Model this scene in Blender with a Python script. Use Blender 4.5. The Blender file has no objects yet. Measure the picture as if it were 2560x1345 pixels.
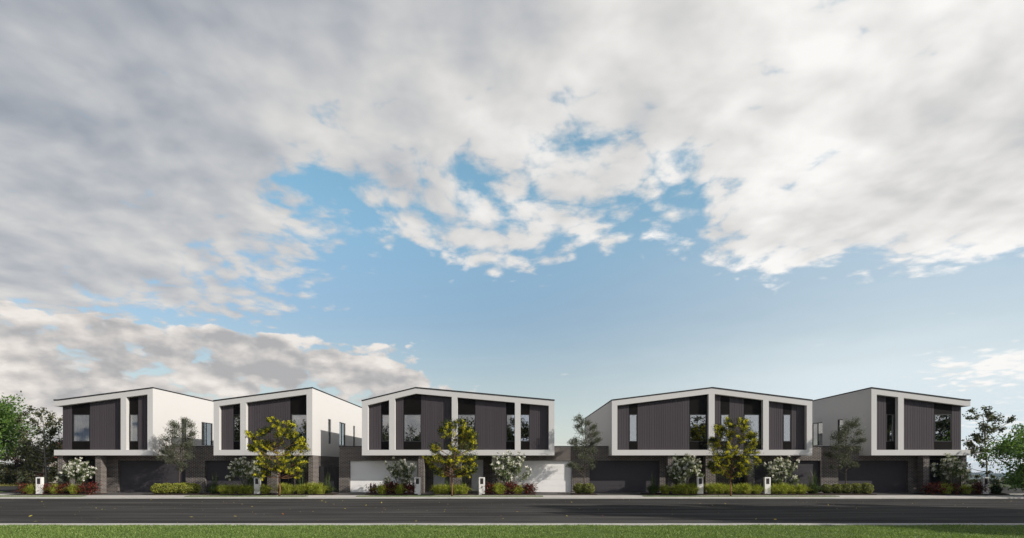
import bpy, bmesh, math, random
import numpy as np
from mathutils import Vector

R = math.radians
scene = bpy.context.scene
COL = scene.collection

# ------------------------------------------------------------------ camera
F, HY, EYE = 1368.0, 1171.0, 1.7          # focal length in photo pixels, horizon row, eye height
cd = bpy.data.cameras.new('camera'); cam = bpy.data.objects.new('camera', cd); COL.objects.link(cam)
cam.location = (0, 0, EYE); cam.rotation_euler = (R(90), 0, 0)
cd.sensor_width = 36; cd.lens = F / 2560 * 36; cd.shift_y = (HY - 672.5) / 2560
cd.clip_start = .1; cd.clip_end = 20000
scene.camera = cam
scene.view_settings.view_transform = 'Standard'; scene.view_settings.look = 'None'
scene.view_settings.exposure = 0.0; scene.view_settings.gamma = 1
scene.cycles.max_bounces = 7; scene.cycles.transparent_max_bounces = 12
scene.cycles.use_denoising = True
scene.cycles.caustics_reflective = False; scene.cycles.caustics_refractive = False

def PX(px, Y): return (px - 1280) * Y / F
def PZ(py, Y): return EYE - (py - HY) * Y / F

# ------------------------------------------------------------------ sun
SUN = Vector((.80, -.39, .458)).normalized()          # towards the sun
ELEV = math.asin(SUN.z); AZ = math.atan2(SUN.x, SUN.y)
sl = bpy.data.lights.new('sun', 'SUN'); sl.energy = 4.6; sl.angle = R(.5); sl.color = (1, .945, .87)
so = bpy.data.objects.new('sun', sl); COL.objects.link(so)
so.rotation_euler = (-SUN).to_track_quat('-Z', 'Y').to_euler(); so.location = (40, -20, 30)

# ------------------------------------------------------------------ world: clear sky plus two cloud layers
# layout of the clouds by direction (degrees of azimuth and elevation), noted as rows
C1 = {  # cover of the high deck, 0..9
 0: '99999999999999999999999999999999', 80: '99999999999999999999999999999999',
 160:'99999999999999999999999959978999', 240:'99999999999999989699999979999999',
 320:'99999999999999899816899999999999', 400:'99999999787758656767677899999999',
 480:'99999998311566556755445899999999', 560:'99999999853366666655445899999999',
 600:'99999877752256665655446899999999', 640:'99999864443123566432134887766654', 680:'99998665533101343110001653211000',
 720:'88888776542100010000000000000000', 760:'66666665543000000000000000000000',
 800:'33333333320000000000000000000000', 860:'55555421000000000000000000000011',
 920:'66666421000000000000000000002578', 990:'33332200000000000000000000000122', 1171:'55544433333333333333333444444555'}
C2 = {  # cover of the low heaped clouds
 720:'00000000000000000000000000000000', 760:'53100000000000000000000000000000',
 800:'99973221000000000000000000000000', 840:'57999998852000000000000000000000',
 880:'98546899999982000000000000000000', 920:'99875777999999730000000000000000'[:13] + '3' + '0' * 18,
 960:'99998898556888600000000000000000', 1000:'88888877667776400200000000000000',
 1090:'77777777666655543433320000000000', 1171:'55555555555555544333322222222222'}
V1 = {0:'155 158 162 165 165 163 162 158 172 170 168 180 182 178 185 185 188 185 190 205 210 212 215 218 220 222 228 215 205 208 222 228',
 80:'160 162 165 168 168 168 165 165 180 180 172 185 190 178 180 190 183 185 205 208 210 214 216 220 222 226 226 222 208 212 228 226',
 160:'172 170 165 172 175 180 182 178 185 182 178 190 200 192 185 195 200 200 208 213 213 213 215 222 215 222 226 226 228 224 235 215',
 240:'160 165 172 168 165 172 178 178 178 182 195 200 190 188 195 202 200 200 205 205 212 214 216 210 205 198 205 210 205 200 222 210',
 320:'155 160 165 165 168 175 188 182 180 182 195 200 195 190 202 208 208 205 195 195 208 212 208 202 198 205 205 195 200 208 200 190',
 400:'185 182 178 170 170 175 180 178 190 190 192 190 195 190 195 200 205 205 200 205 215 215 210 205 222 225 212 215 220 220 198 195',
 480:'178 182 182 178 175 180 185 192 185 180 180 195 200 200 200 205 205 205 205 205 208 212 218 215 222 220 205 198 205 202 190 200',
 560:'172 175 180 182 185 185 190 192 192 195 192 200 205 205 205 208 208 210 210 205 210 215 222 222 218 200 205 210 212 205 208 215',
 640:'180 182 184 185 187 188 190 190 190 190 190 195 205 207 207 207 207 207 207 207 210 215 225 225 225 225 222 225 225 225 228 228',
 760:'184 185 186 187 188 188 190 190 190 190 190 195 205 207 207 207 207 207 207 207 210 215 225 225 225 225 222 225 225 225 230 235',
 1171:'186 186 188 190 190 190 192 195 195 200 200 205 210 212 212 214 214 216 218 218 220 222 225 228 230 230 232 234 236 238 240 242'}
V2 = {720:'200 195 190 190 190 190 190 195 195 195 195 200 205 205', 770:'205 200 198 195 192 190 190 195 195 195 195 200 205 205',
 800:'198 195 192 192 190 190 190 195 200 200 195 200 205 205', 840:'176 182 184 182 180 182 186 195 198 198 195 200 205 205',
 880:'208 196 168 168 170 168 168 178 196 192 196 206 210 210', 920:'216 202 182 172 170 196 172 166 162 174 180 192 206 215',
 960:'205 188 182 190 182 208 202 166 160 166 172 170 178 192', 1000:'192 186 182 186 186 192 196 200 196 178 172 172 178 186',
 1090:'182 182 184 186 188 190 192 194 194 190 188 188 190 195', 1171:'190 190 190 190 190 190 192 194 194 194 194 196 198 200'}
def rows(d, f):
    ys = sorted(d); return np.array(ys, float), np.array([f(d[y]) for y in ys], float)
yc1, gc1 = rows(C1, lambda s: [int(c) / 9 for c in s])
yc2, gc2 = rows(C2, lambda s: [int(c) / 9 for c in s])
yv1, gv1 = rows(V1, lambda s: [int(c) / 255 for c in s.split()])
yv2, gv2 = rows(V2, lambda s: [int(c) / 255 for c in s.split()] + [.84] * 18)
def grid_at(ys, g, px, py):
    cx = min(max((px - 40) / 80, 0), 30.999); i = int(cx); fx = cx - i
    py = min(max(py, ys[0]), ys[-1]); j = int(np.searchsorted(ys, py, side='right') - 1); j = min(j, len(ys) - 2)
    fy = (py - ys[j]) / (ys[j + 1] - ys[j])
    a = g[j, i] * (1 - fx) + g[j, i + 1] * fx; b = g[j + 1, i] * (1 - fx) + g[j + 1, i + 1] * fx
    return a * (1 - fy) + b * fy
def sstep(a, b, x):
    t = min(max((x - a) / (b - a), 0), 1); return t * t * (3 - 2 * t)
def pale_at(px, py):
    w = .55 * sstep(1150, 2500, px) * sstep(420, 760, py) + .45 * sstep(1250, 2400, px) * sstep(720, 1000, py)
    w += .40 * sstep(760, 1120, py) + .03
    return min(w, 1)

w = bpy.data.worlds.new('World'); scene.world = w; w.use_nodes = True
nt = w.node_tree; nt.nodes.clear()
def N(tree, typ, **kw):
    n = tree.nodes.new(typ)
    for k, v in kw.items():
        if k == 'inp':
            for a, b in v.items(): n.inputs[a].default_value = b
        else: setattr(n, k, v)
    return n
def L(tree, a, b): tree.links.new(a, b)
def M(tree, op, a, b=None, c=None, clamp=False):
    n = tree.nodes.new('ShaderNodeMath'); n.operation = op; n.use_clamp = clamp
    for i, v in enumerate((a, b, c)):
        if v is None: continue
        if hasattr(v, 'is_output'): tree.links.new(v, n.inputs[i])
        else: n.inputs[i].default_value = v
    return n.outputs[0]
def VM(tree, op, a, b=None, scale=None):
    n = tree.nodes.new('ShaderNodeVectorMath'); n.operation = op
    for i, v in enumerate((a, b)):
        if v is None: continue
        if hasattr(v, 'is_output'): tree.links.new(v, n.inputs[i])
        else: n.inputs[i].default_value = v
    if scale is not None:
        if hasattr(scale, 'is_output'): tree.links.new(scale, n.inputs['Scale'])
        else: n.inputs['Scale'].default_value = scale
    return n.outputs[0]
def MIX(tree, fac, a, b, blend='MIX'):
    n = tree.nodes.new('ShaderNodeMix'); n.data_type = 'RGBA'; n.blend_type = blend
    for i, v in ((0, fac), (6, a), (7, b)):
        if hasattr(v, 'is_output'): tree.links.new(v, n.inputs[i])
        elif isinstance(v, (int, float)): n.inputs[i].default_value = v
        else: n.inputs[i].default_value = (*v[:3], 1)
    return n.outputs[2]
def SMOOTH(tree, x, lo, hi, a=0., b=1.):
    n = tree.nodes.new('ShaderNodeMapRange'); n.interpolation_type = 'SMOOTHSTEP'
    tree.links.new(x, n.inputs[0])
    for i, v in ((1, lo), (2, hi), (3, a), (4, b)):
        if hasattr(v, 'is_output'): tree.links.new(v, n.inputs[i])
        else: n.inputs[i].default_value = v
    return n.outputs[0]
def NOISE(tree, vec, scale, detail=6, rough=.55, dist=0., lac=2.):
    n = tree.nodes.new('ShaderNodeTexNoise'); n.inputs['Scale'].default_value = scale
    n.inputs['Detail'].default_value = detail; n.inputs['Roughness'].default_value = rough
    n.inputs['Distortion'].default_value = dist; n.inputs['Lacunarity'].default_value = lac
    if vec is not None: tree.links.new(vec, n.inputs['Vector'])
    return n

tc = N(nt, 'ShaderNodeTexCoord'); D = tc.outputs['Generated']
sep = N(nt, 'ShaderNodeSeparateXYZ'); L(nt, D, sep.inputs[0]); dx, dy, dz = sep.outputs
az = M(nt, 'ARCTAN2', dx, dy)
zc = M(nt, 'MAXIMUM', dz, 0.0)
el = M(nt, 'ARCSINE', zc)
# the deck's own plane, seen in perspective
inv = M(nt, 'DIVIDE', 1.0, M(nt, 'ADD', zc, .16))
cmb = N(nt, 'ShaderNodeCombineXYZ'); L(nt, M(nt, 'MULTIPLY', dx, inv), cmb.inputs[0]); L(nt, M(nt, 'MULTIPLY', dy, inv), cmb.inputs[1])
Q = cmb.outputs[0]
wn = NOISE(nt, Q, 1.3, 3, .5)
warp = VM(nt, 'SUBTRACT', wn.outputs['Color'], (.5, .5, .5))
Qw = VM(nt, 'ADD', Q, VM(nt, 'SCALE', warp, scale=.22))
wn2 = NOISE(nt, Qw, 5.0, 4, .6)
ws = N(nt, 'ShaderNodeSeparateXYZ'); L(nt, wn2.outputs['Color'], ws.inputs[0])
AZH = .84
u = M(nt, 'MULTIPLY_ADD', M(nt, 'MULTIPLY_ADD', M(nt, 'SUBTRACT', ws.outputs[0], .5), .09, az), 1 / (2 * AZH), .5, clamp=True)
elw = M(nt, 'MULTIPLY_ADD', M(nt, 'SUBTRACT', ws.outputs[1], .5), M(nt, 'MULTIPLY_ADD', el, .09, .008), el)

def ramp_field(els, fn):
    """a field over the sky: one colour ramp over azimuth for each elevation, blended between elevations"""
    acc = None; els = list(els)
    for k, e in enumerate(els):
        cr = N(nt, 'ShaderNodeValToRGB'); r = cr.color_ramp; r.interpolation = 'B_SPLINE' if True else 'LINEAR'
        ns = 31
        while len(r.elements) < ns: r.elements.new(.5)
        for j in range(ns):
            t = j / (ns - 1); a = (t - .5) * 2 * AZH
            px = 1280 + F * math.tan(a); py = HY - F * math.tan(e) / math.cos(a)
            r.elements[j].position = t; r.elements[j].color = (*fn(px, py), 1)
        L(nt, u, cr.inputs[0])
        e0 = els[k - 1] if k else -1.; e1 = els[k + 1] if k < len(els) - 1 else 9.
        up = SMOOTH(nt, elw, e0, e) if k else None
        dn = SMOOTH(nt, elw, e, e1, 1., 0.) if k < len(els) - 1 else None
        wt = up if dn is None else dn if up is None else M(nt, 'MINIMUM', up, dn)
        c = VM(nt, 'SCALE', cr.outputs[0], scale=wt)
        acc = c if acc is None else VM(nt, 'ADD', acc, c)
    s = N(nt, 'ShaderNodeSeparateXYZ'); L(nt, acc, s.inputs[0]); return s.outputs

f1 = ramp_field([R(e) for e in (0, 3, 5.5, 8, 10.5, 13, 15, 17, 19, 21, 23, 25.5, 28, 30.5, 33, 36, 40)],
                lambda px, py: (grid_at(yc1, gc1, px, py), grid_at(yv1, gv1, px, py), pale_at(px, py)))
f2 = ramp_field([R(e) for e in (0, 2.6, 4.6, 6.2, 7.8, 9.2, 10.6, 12, 13.5, 15, 17.5)],
                lambda px, py: (grid_at(yc2, gc2, px, py) if py > 720 else 0, grid_at(yv2, gv2, px, py), 0))
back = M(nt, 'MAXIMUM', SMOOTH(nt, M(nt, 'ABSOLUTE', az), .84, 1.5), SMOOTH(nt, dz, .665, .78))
backval = M(nt, 'MULTIPLY', SMOOTH(nt, dx, -.8, 0., .25, 1.06), SMOOTH(nt, dz, .62, .80, 1., .14))      # unseen sky shaped for fill light: bright behind and right, dark left and overhead
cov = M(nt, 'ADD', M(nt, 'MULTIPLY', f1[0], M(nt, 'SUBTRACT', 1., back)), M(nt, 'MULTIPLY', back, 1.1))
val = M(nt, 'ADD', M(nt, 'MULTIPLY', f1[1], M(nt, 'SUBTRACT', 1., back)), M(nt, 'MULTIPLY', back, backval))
pale = f1[2]
# high deck
nA = NOISE(nt, Qw, 4.0, 6, .52)
nB = NOISE(nt, Qw, 12.0, 6, .60)
cell = N(nt, 'ShaderNodeTexVoronoi', feature='F1', voronoi_dimensions='2D'); cell.inputs['Scale'].default_value = 12.0
L(nt, VM(nt, 'ADD', Qw, VM(nt, 'SCALE', VM(nt, 'SUBTRACT', wn2.outputs['Color'], (.5, .5, .5)), scale=.20)), cell.inputs['Vector'])
puff = M(nt, 'SUBTRACT', .95, cell.outputs['Distance'])
nmix = M(nt, 'ADD', M(nt, 'ADD', M(nt, 'MULTIPLY', nA.outputs[0], .30), M(nt, 'MULTIPLY', nB.outputs[0], .48)), M(nt, 'MULTIPLY', puff, .22))
x1 = M(nt, 'ADD', cov, M(nt, 'MULTIPLY', M(nt, 'SUBTRACT', nmix, .5), 2.3))
d1 = SMOOTH(nt, x1, .32, .78)
# shading of the deck: broad soft bands plus finer billows, lit from the right
nS = NOISE(nt, VM(nt, 'MULTIPLY', VM(nt, 'ADD', Qw, (7.3, 2.1, 0)), (1., .6, 1.)), 4.2, 4, .48)
nS2 = NOISE(nt, VM(nt, 'ADD', Qw, (.06, -.04, 0)), 3.0, 4, .45)
nS3 = NOISE(nt, Qw, 3.0, 4, .45)
relief = M(nt, 'SUBTRACT', nS3.outputs[0], nS2.outputs[0])
v1 = M(nt, 'MULTIPLY_ADD', M(nt, 'SUBTRACT', nS.outputs[0], .5), .15, val)
v1 = M(nt, 'ADD', M(nt, 'MULTIPLY_ADD', relief, .46, v1), M(nt, 'MULTIPLY_ADD', dx, .018, .062))
v1 = M(nt, 'MULTIPLY_ADD', M(nt, 'SUBTRACT', puff, .5), .025, v1)
v1 = M(nt, 'MULTIPLY_ADD', M(nt, 'SUBTRACT', nB.outputs[0], .5), .06, v1)
v1 = M(nt, 'MINIMUM', M(nt, 'MAXIMUM', v1, M(nt, 'SUBTRACT', .63, M(nt, 'MULTIPLY', back, .35))), .985)
def grey(v, dark, light):
    """display grey -> light, mauve-blue when dark and warm white when light"""
    t = SMOOTH(nt, v, .60, .88)
    tint = MIX(nt, t, dark, light)
    return VM(nt, 'SCALE', tint, scale=M(nt, 'POWER', v, 2.2))
col1 = grey(v1, (.92, .985, 1.11), (1.02, 1.0, .972))
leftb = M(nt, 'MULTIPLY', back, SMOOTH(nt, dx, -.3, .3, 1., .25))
col1 = VM(nt, 'MULTIPLY', col1, MIX(nt, leftb, (1, 1, 1), (.84, .97, 1.2)))  # unseen left sky tinted blue to cool the shaded walls
# low heaped clouds: round billows with sharp tops
cm3 = N(nt, 'ShaderNodeCombineXYZ'); L(nt, az, cm3.inputs[0]); L(nt, M(nt, 'MULTIPLY', el, 1.9), cm3.inputs[2])
P3 = cm3.outputs[0]
def heap(vec):
    a = NOISE(nt, vec, 8.5, 9, .58, .15).outputs[0]
    vo = N(nt, 'ShaderNodeTexVoronoi', feature='F1', voronoi_dimensions='2D'); vo.inputs['Scale'].default_value = 17
    vo.inputs['Detail'].default_value = 1.5; vo.inputs['Roughness'].default_value = .5
    wv = NOISE(nt, vec, 26, 4, .62)
    q = VM(nt, 'ADD', vec, VM(nt, 'SCALE', wv.outputs['Color'], scale=.035))
    sq = N(nt, 'ShaderNodeSeparateXYZ'); L(nt, q, sq.inputs[0])
    cq = N(nt, 'ShaderNodeCombineXYZ'); L(nt, sq.outputs[0], cq.inputs[0]); L(nt, sq.outputs[2], cq.inputs[1])
    L(nt, cq.outputs[0], vo.inputs['Vector'])
    pf = M(nt, 'SUBTRACT', .75, vo.outputs['Distance'])
    return M(nt, 'ADD', M(nt, 'MULTIPLY', a, .75), M(nt, 'MULTIPLY', pf, .30)), pf
h0, pf0 = heap(P3)
g0 = NOISE(nt, P3, 11, 5, .5).outputs[0]; g1 = NOISE(nt, VM(nt, 'ADD', P3, (.010, 0, .026)), 11, 5, .5).outputs[0]
x2 = M(nt, 'ADD', M(nt, 'MULTIPLY', f2[0], 1.15), M(nt, 'MULTIPLY', M(nt, 'SUBTRACT', h0, .52), 1.9))
d2 = SMOOTH(nt, x2, .41, .62)
edge = SMOOTH(nt, x2, .48, .95, .06, 0.)
v2 = M(nt, 'ADD', M(nt, 'MULTIPLY_ADD', M(nt, 'SUBTRACT', g0, g1), .75, M(nt, 'ADD', f2[1], .088)), edge)
v2 = M(nt, 'MULTIPLY_ADD', M(nt, 'SUBTRACT', pf0, .42), .17, v2)
v2 = M(nt, 'MINIMUM', M(nt, 'MAXIMUM', v2, .69), .92)
col2 = grey(v2, (.98, .985, 1.02), (1.07, 1.0, .94))
# clear sky
sky = N(nt, 'ShaderNodeTexSky', sky_type='NISHITA', sun_disc=False)
sky.sun_elevation = ELEV; sky.sun_rotation = AZ; sky.air_density = 1.0; sky.dust_density = .6; sky.ozone_density = 1.4
STR = .1
clear = VM(nt, 'MULTIPLY', sky.outputs[0], (1.75 * STR, 1.75 * STR, 1.6 * STR))
clear = VM(nt, 'SCALE', clear, scale=SMOOTH(nt, el, .08, .42, .66, 1.))
clear = VM(nt, 'MULTIPLY', clear, MIX(nt, SMOOTH(nt, el, .24, .52), (1, 1, 1), (1.02, 1.30, 1.22)))
clear = VM(nt, 'MULTIPLY', clear, MIX(nt, SMOOTH(nt, el, .05, .30), (1.06, .93, .86), (1, 1, 1)))
clear = MIX(nt, pale, clear, (.72, .815, .86))
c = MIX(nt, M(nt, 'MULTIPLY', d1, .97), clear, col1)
c = MIX(nt, M(nt, 'MULTIPLY', d2, .97), c, col2)
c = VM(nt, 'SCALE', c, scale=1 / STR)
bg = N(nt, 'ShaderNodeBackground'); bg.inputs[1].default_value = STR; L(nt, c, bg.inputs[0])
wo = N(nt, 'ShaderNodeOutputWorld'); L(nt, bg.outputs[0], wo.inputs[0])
w.cycles.sampling_method = 'MANUAL'; w.cycles.sample_map_resolution = 512
#SKYEND

# ------------------------------------------------------------------ materials
def mat(name):
    m = bpy.data.materials.new(name); m.use_nodes = True
    return m, m.node_tree, m.node_tree.nodes['Principled BSDF']
def setp(b, **k):
    for a, v in k.items():
        b.inputs[a.replace('_', ' ')].default_value = (*v, 1) if isinstance(v, tuple) and len(v) == 3 else v
def bump(t, b, h, strength, dist=.01):
    n = t.nodes.new('ShaderNodeBump'); n.inputs['Strength'].default_value = strength; n.inputs['Distance'].default_value = dist
    L(t, h, n.inputs['Height']); L(t, n.outputs[0], b.inputs['Normal'])
def ramp(t, fac, stops, interp='LINEAR'):
    n = t.nodes.new('ShaderNodeValToRGB'); r = n.color_ramp; r.interpolation = interp
    while len(r.elements) < len(stops): r.elements.new(.5)
    for e, (p, c) in zip(r.elements, stops): e.position = p; e.color = (*c, 1)
    L(t, fac, n.inputs[0]); return n.outputs[0]
def objco(t, scale=(1, 1, 1)):
    g = t.nodes.new('ShaderNodeNewGeometry'); return VM(t, 'MULTIPLY', g.outputs['Position'], scale)
def plain(name, col, rough=.6, var=.12, sc=3., spec=.5, bumps=0., metal=0.):
    m, t, b = mat(name); setp(b, Roughness=rough, Specular_IOR_Level=spec, Metallic=metal)
    n = NOISE(t, objco(t), sc, 6, .6)
    lo = tuple(c * (1 - var) for c in col); hi = tuple(min(1, c * (1 + var)) for c in col)
    L(t, ramp(t, n.outputs[0], [(.3, lo), (.7, hi)]), b.inputs['Base Color'])
    if bumps: bump(t, b, NOISE(t, objco(t), 60, 4, .6).outputs[0], bumps, .01)
    return m
MT = {}
MT['render'] = plain('white_render', (.595, .58, .564), .85, .008, .6, .25, 0)
MT['dark_metal'] = plain('dark_metal', (.030, .029, .031), .75, .1, 2, .2)
MT['frame'] = plain('window_frame', (.018, .017, .017), .4, .1, 2)
MT['spandrel'] = plain('spandrel', (.0075, .006, .0052), .5, .15, 1.5, .08)
MT['door_dark'] = plain('dark_garage_paint', (.056, .051, .056), .6, .04, 1.2, .15)
MT['door_white'] = plain('white_garage_paint', (.86, .84, .81), .5, .02, 1.2, .35)
MT['entry_dark'] = plain('dark_door', (.03, .028, .030), .45, .1, 2)
MT['entry_white'] = plain('white_door', (.70, .70, .70), .45, .02, 2)
MT['steel'] = plain('steel', (.45, .45, .46), .3, .05, 5, .5, 0, .9)
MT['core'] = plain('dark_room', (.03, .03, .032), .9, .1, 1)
MT['curtain'] = plain('curtain', (.62, .57, .48), .9, .06, 6)
MT['post'] = plain('letterbox_render', (.76, .74, .71), .8, .03, 3, .3, .05)
MT['slot'] = plain('letterbox_front', (.028, .024, .023), .4, .1, 8)
MT['concrete'] = plain('pale_concrete', (.56, .535, .50), .9, .10, 1.1, .2, .3)
MT['kerbm'] = plain('kerb_concrete', (.47, .45, .42), .9, .12, 1.6, .2, .3)
MT['paving'] = plain('driveway_paving', (.105, .097, .092), .85, .12, 1.4, .25, .3)
MT['mulch'] = plain('bark_mulch', (.045, .030, .022), .95, .35, 14, .2, .8)
MT['soil'] = plain('soil_grass', (.060, .075, .026), .95, .25, .8, .2, .5)
MT['lawnbase'] = plain('lawn_base', (.07, .105, .022), .95, .25, 5, .2, .5)
MT['dryland'] = plain('dry_grass', (.12, .13, .045), .95, .3, .25, .2, .3)
MT['hill'] = plain('wooded_hill', (.030, .042, .026), .95, .5, .012, .1)
MT['redroof'] = plain('red_roof', (.19, .050, .045), .8, .15, 3)
MT['cream'] = plain('cream_wall', (.4, .36, .30), .85, .05, 1)
# cladding boards: each board its own slight tone
m, t, b = mat('timber_cladding'); setp(b, Roughness=.65, Specular_IOR_Level=.15)
g = t.nodes.new('ShaderNodeNewGeometry')
n = NOISE(t, objco(t, (9, 9, .5)), 2.2, 5, .6)
v = M(t, 'ADD', M(t, 'MULTIPLY', g.outputs['Random Per Island'], .55), M(t, 'MULTIPLY', n.outputs[0], .45))
L(t, ramp(t, v, [(.15, (.062, .053, .058)), (.85, (.070, .060, .066))]), b.inputs['Base Color'])
bump(t, b, n.outputs[0], .12); MT['cladding'] = m
# brick: UVs are metres on each wall
m, t, b = mat('dark_brick'); setp(b, Roughness=.85, Specular_IOR_Level=.25)
uv = t.nodes.new('ShaderNodeUVMap'); uv.uv_map = 'UVMap'
br = t.nodes.new('ShaderNodeTexBrick'); br.offset = .5
for k, vv in (('Scale', 1), ('Mortar Size', .012), ('Mortar Smooth', .15), ('Bias', 0), ('Brick Width', .25), ('Row Height', .086)): br.inputs[k].default_value = vv
br.inputs['Color1'].default_value = (.042, .035, .034, 1); br.inputs['Color2'].default_value = (.080, .065, .060, 1); br.inputs['Mortar'].default_value = (.34, .31, .28, 1)
L(t, uv.outputs[0], br.inputs['Vector'])
n = NOISE(t, uv.outputs[0], 3.0, 6, .65)
L(t, MIX(t, .5, br.outputs[0], ramp(t, n.outputs[0], [(.3, (.35, .35, .36)), (.7, (.66, .64, .62))]), 'OVERLAY'), b.inputs['Base Color'])
iv = M(t, 'SUBTRACT', 1., br.outputs['Fac']); bump(t, b, iv, .5, .006); MT['brick'] = m
# window glass: mirror-like sheet over a dark room
m, t, b = mat('window_glass')
t.nodes.remove(b); out = t.nodes['Material Output']
gl = N(t, 'ShaderNodeBsdfGlossy', inp={'Roughness': .012}); gl.inputs[0].default_value = (.93, .95, .97, 1)
tr = N(t, 'ShaderNodeBsdfTransparent'); tr.inputs[0].default_value = (.62, .64, .64, 1)
lw = N(t, 'ShaderNodeFresnel'); lw.inputs[0].default_value = 1.5
ns = NOISE(t, objco(t), 1.3, 2, .5); bn = N(t, 'ShaderNodeBump', inp={'Strength': .035, 'Distance': .02}); L(t, ns.outputs[0], bn.inputs['Height']); L(t, bn.outputs[0], gl.inputs['Normal'])
mx = N(t, 'ShaderNodeMixShader'); L(t, M(t, 'ADD', lw.outputs[0], .27, clamp=True), mx.inputs[0]); L(t, tr.outputs[0], mx.inputs[1]); L(t, gl.outputs[0], mx.inputs[2]); L(t, mx.outputs[0], out.inputs[0])
MT['glass'] = m
# asphalt: aggregate, long wheel-worn streaks
m, t, b = mat('asphalt'); setp(b, Roughness=.95, Specular_IOR_Level=.06)
n1 = NOISE(t, objco(t, (.05, 1.3, 1)), 1.9, 7, .66); n2 = NOISE(t, objco(t), 26, 4, .7); n3 = NOISE(t, objco(t, (.3, .8, 1)), .5, 5, .6)
v = M(t, 'ADD', M(t, 'ADD', M(t, 'MULTIPLY', n1.outputs[0], .62), M(t, 'MULTIPLY', n2.outputs[0], .20)), M(t, 'MULTIPLY', n3.outputs[0], .20))
L(t, ramp(t, v, [(.40, (.027, .0262, .0255)), (.51, (.055, .0530, .0505)), (.64, (.125, .120, .112))]), b.inputs['Base Color'])
bump(t, b, n2.outputs[0], .5, .008); MT['asphalt'] = m

def leafmat(name, stops, trans=.3, rough=.5, spec=.4):
    """leaves, each leaf its own tone"""
    m, t, b = mat(name); setp(b, Roughness=rough, Specular_IOR_Level=spec)
    g = t.nodes.new('ShaderNodeNewGeometry'); c = ramp(t, g.outputs['Random Per Island'], stops)
    L(t, c, b.inputs['Base Color'])
    tl = N(t, 'ShaderNodeBsdfTranslucent'); L(t, MIX(t, 1., c, (1.0, 1.05, .55), 'MULTIPLY'), tl.inputs[0])
    mx = N(t, 'ShaderNodeMixShader', inp={0: trans}); L(t, b.outputs[0], mx.inputs[1]); L(t, tl.outputs[0], mx.inputs[2])
    L(t, mx.outputs[0], t.nodes['Material Output'].inputs[0]); return m
MT['lf_wattle'] = leafmat('wattle_leaf', [(0, (.016, .028, .009)), (.55, (.036, .055, .014)), (1, (.12, .15, .03))])
MT['fl_wattle'] = leafmat('wattle_blossom', [(0, (.52, .46, .015)), (.5, (.78, .71, .025)), (1, (.90, .86, .11))], .3, .8, .2)
MT['lf_grey'] = leafmat('grey_leaf', [(0, (.05, .056, .036)), (.5, (.10, .11, .072)), (1, (.19, .20, .13))])
MT['lf_dark'] = leafmat('dark_leaf', [(0, (.032, .042, .016)), (.6, (.075, .088, .034)), (1, (.17, .16, .06))])
MT['lf_bright'] = leafmat('bright_leaf', [(0, (.055, .115, .022)), (.5, (.12, .215, .042)), (1, (.20, .32, .08))], .45)
MT['lf_bush'] = leafmat('bush_leaf', [(0, (.016, .022, .009)), (.6, (.036, .042, .014)), (1, (.085, .075, .022))])
MT['lf_maroon'] = leafmat('maroon_leaf', [(0, (.03, .012, .014)), (.6, (.055, .022, .022)), (1, (.07, .05, .025))])
MT['lf_ole'] = leafmat('shrub_leaf', [(0, (.045, .070, .022)), (.6, (.10, .14, .042)), (1, (.19, .23, .08))])
MT['fl_white'] = leafmat('white_blossom', [(0, (.70, .67, .63)), (1, (.86, .84, .80))], .3, .7, .2)
MT['lf_red'] = leafmat('red_leaf', [(0, (.035, .045, .018)), (.38, (.055, .024, .014)), (.7, (.14, .016, .011)), (1, (.26, .030, .018))], .3)
MT['lf_ball'] = leafmat('ball_leaf', [(0, (.14, .165, .025)), (.5, (.30, .32, .045)), (1, (.48, .47, .09))], .3)
MT['lf_ball_b'] = leafmat('grey_ball_leaf', [(0, (.10, .12, .030)), (.5, (.21, .225, .055)), (1, (.36, .36, .11))], .3)
MT['lf_tuft'] = leafmat('tuft_blade', [(0, (.14, .19, .028)), (.5, (.38, .43, .055)), (1, (.66, .64, .14))], .4)
MT['lf_reed'] = leafmat('reed_blade', [(0, (.030, .050, .016)), (.6, (.065, .10, .028)), (1, (.16, .20, .07))], .3)
MT['lf_lawn'] = leafmat('lawn_blade', [(0, (.085, .15, .028)), (.5, (.18, .28, .055)), (.85, (.30, .40, .10)), (1, (.46, .48, .20))], .35)
MT['lf_dry'] = leafmat('dry_blade', [(0, (.12, .13, .03)), (1, (.30, .27, .08))], .35)
MT['litter'] = leafmat('fallen_leaf', [(0, (.55, .38, .03)), (.6, (.50, .42, .06)), (.8, (.26, .09, .03)), (1, (.18, .05, .03))], .1)
MT['bark_red'] = plain('red_bark', (.20, .105, .055), .9, .3, 8, .2, .4)
MT['bark_grey'] = plain('grey_bark', (.20, .19, .17), .9, .25, 8, .2, .4)
MT['bark_dark'] = plain('dark_bark', (.075, .062, .048), .9, .3, 8, .2, .4)

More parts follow.
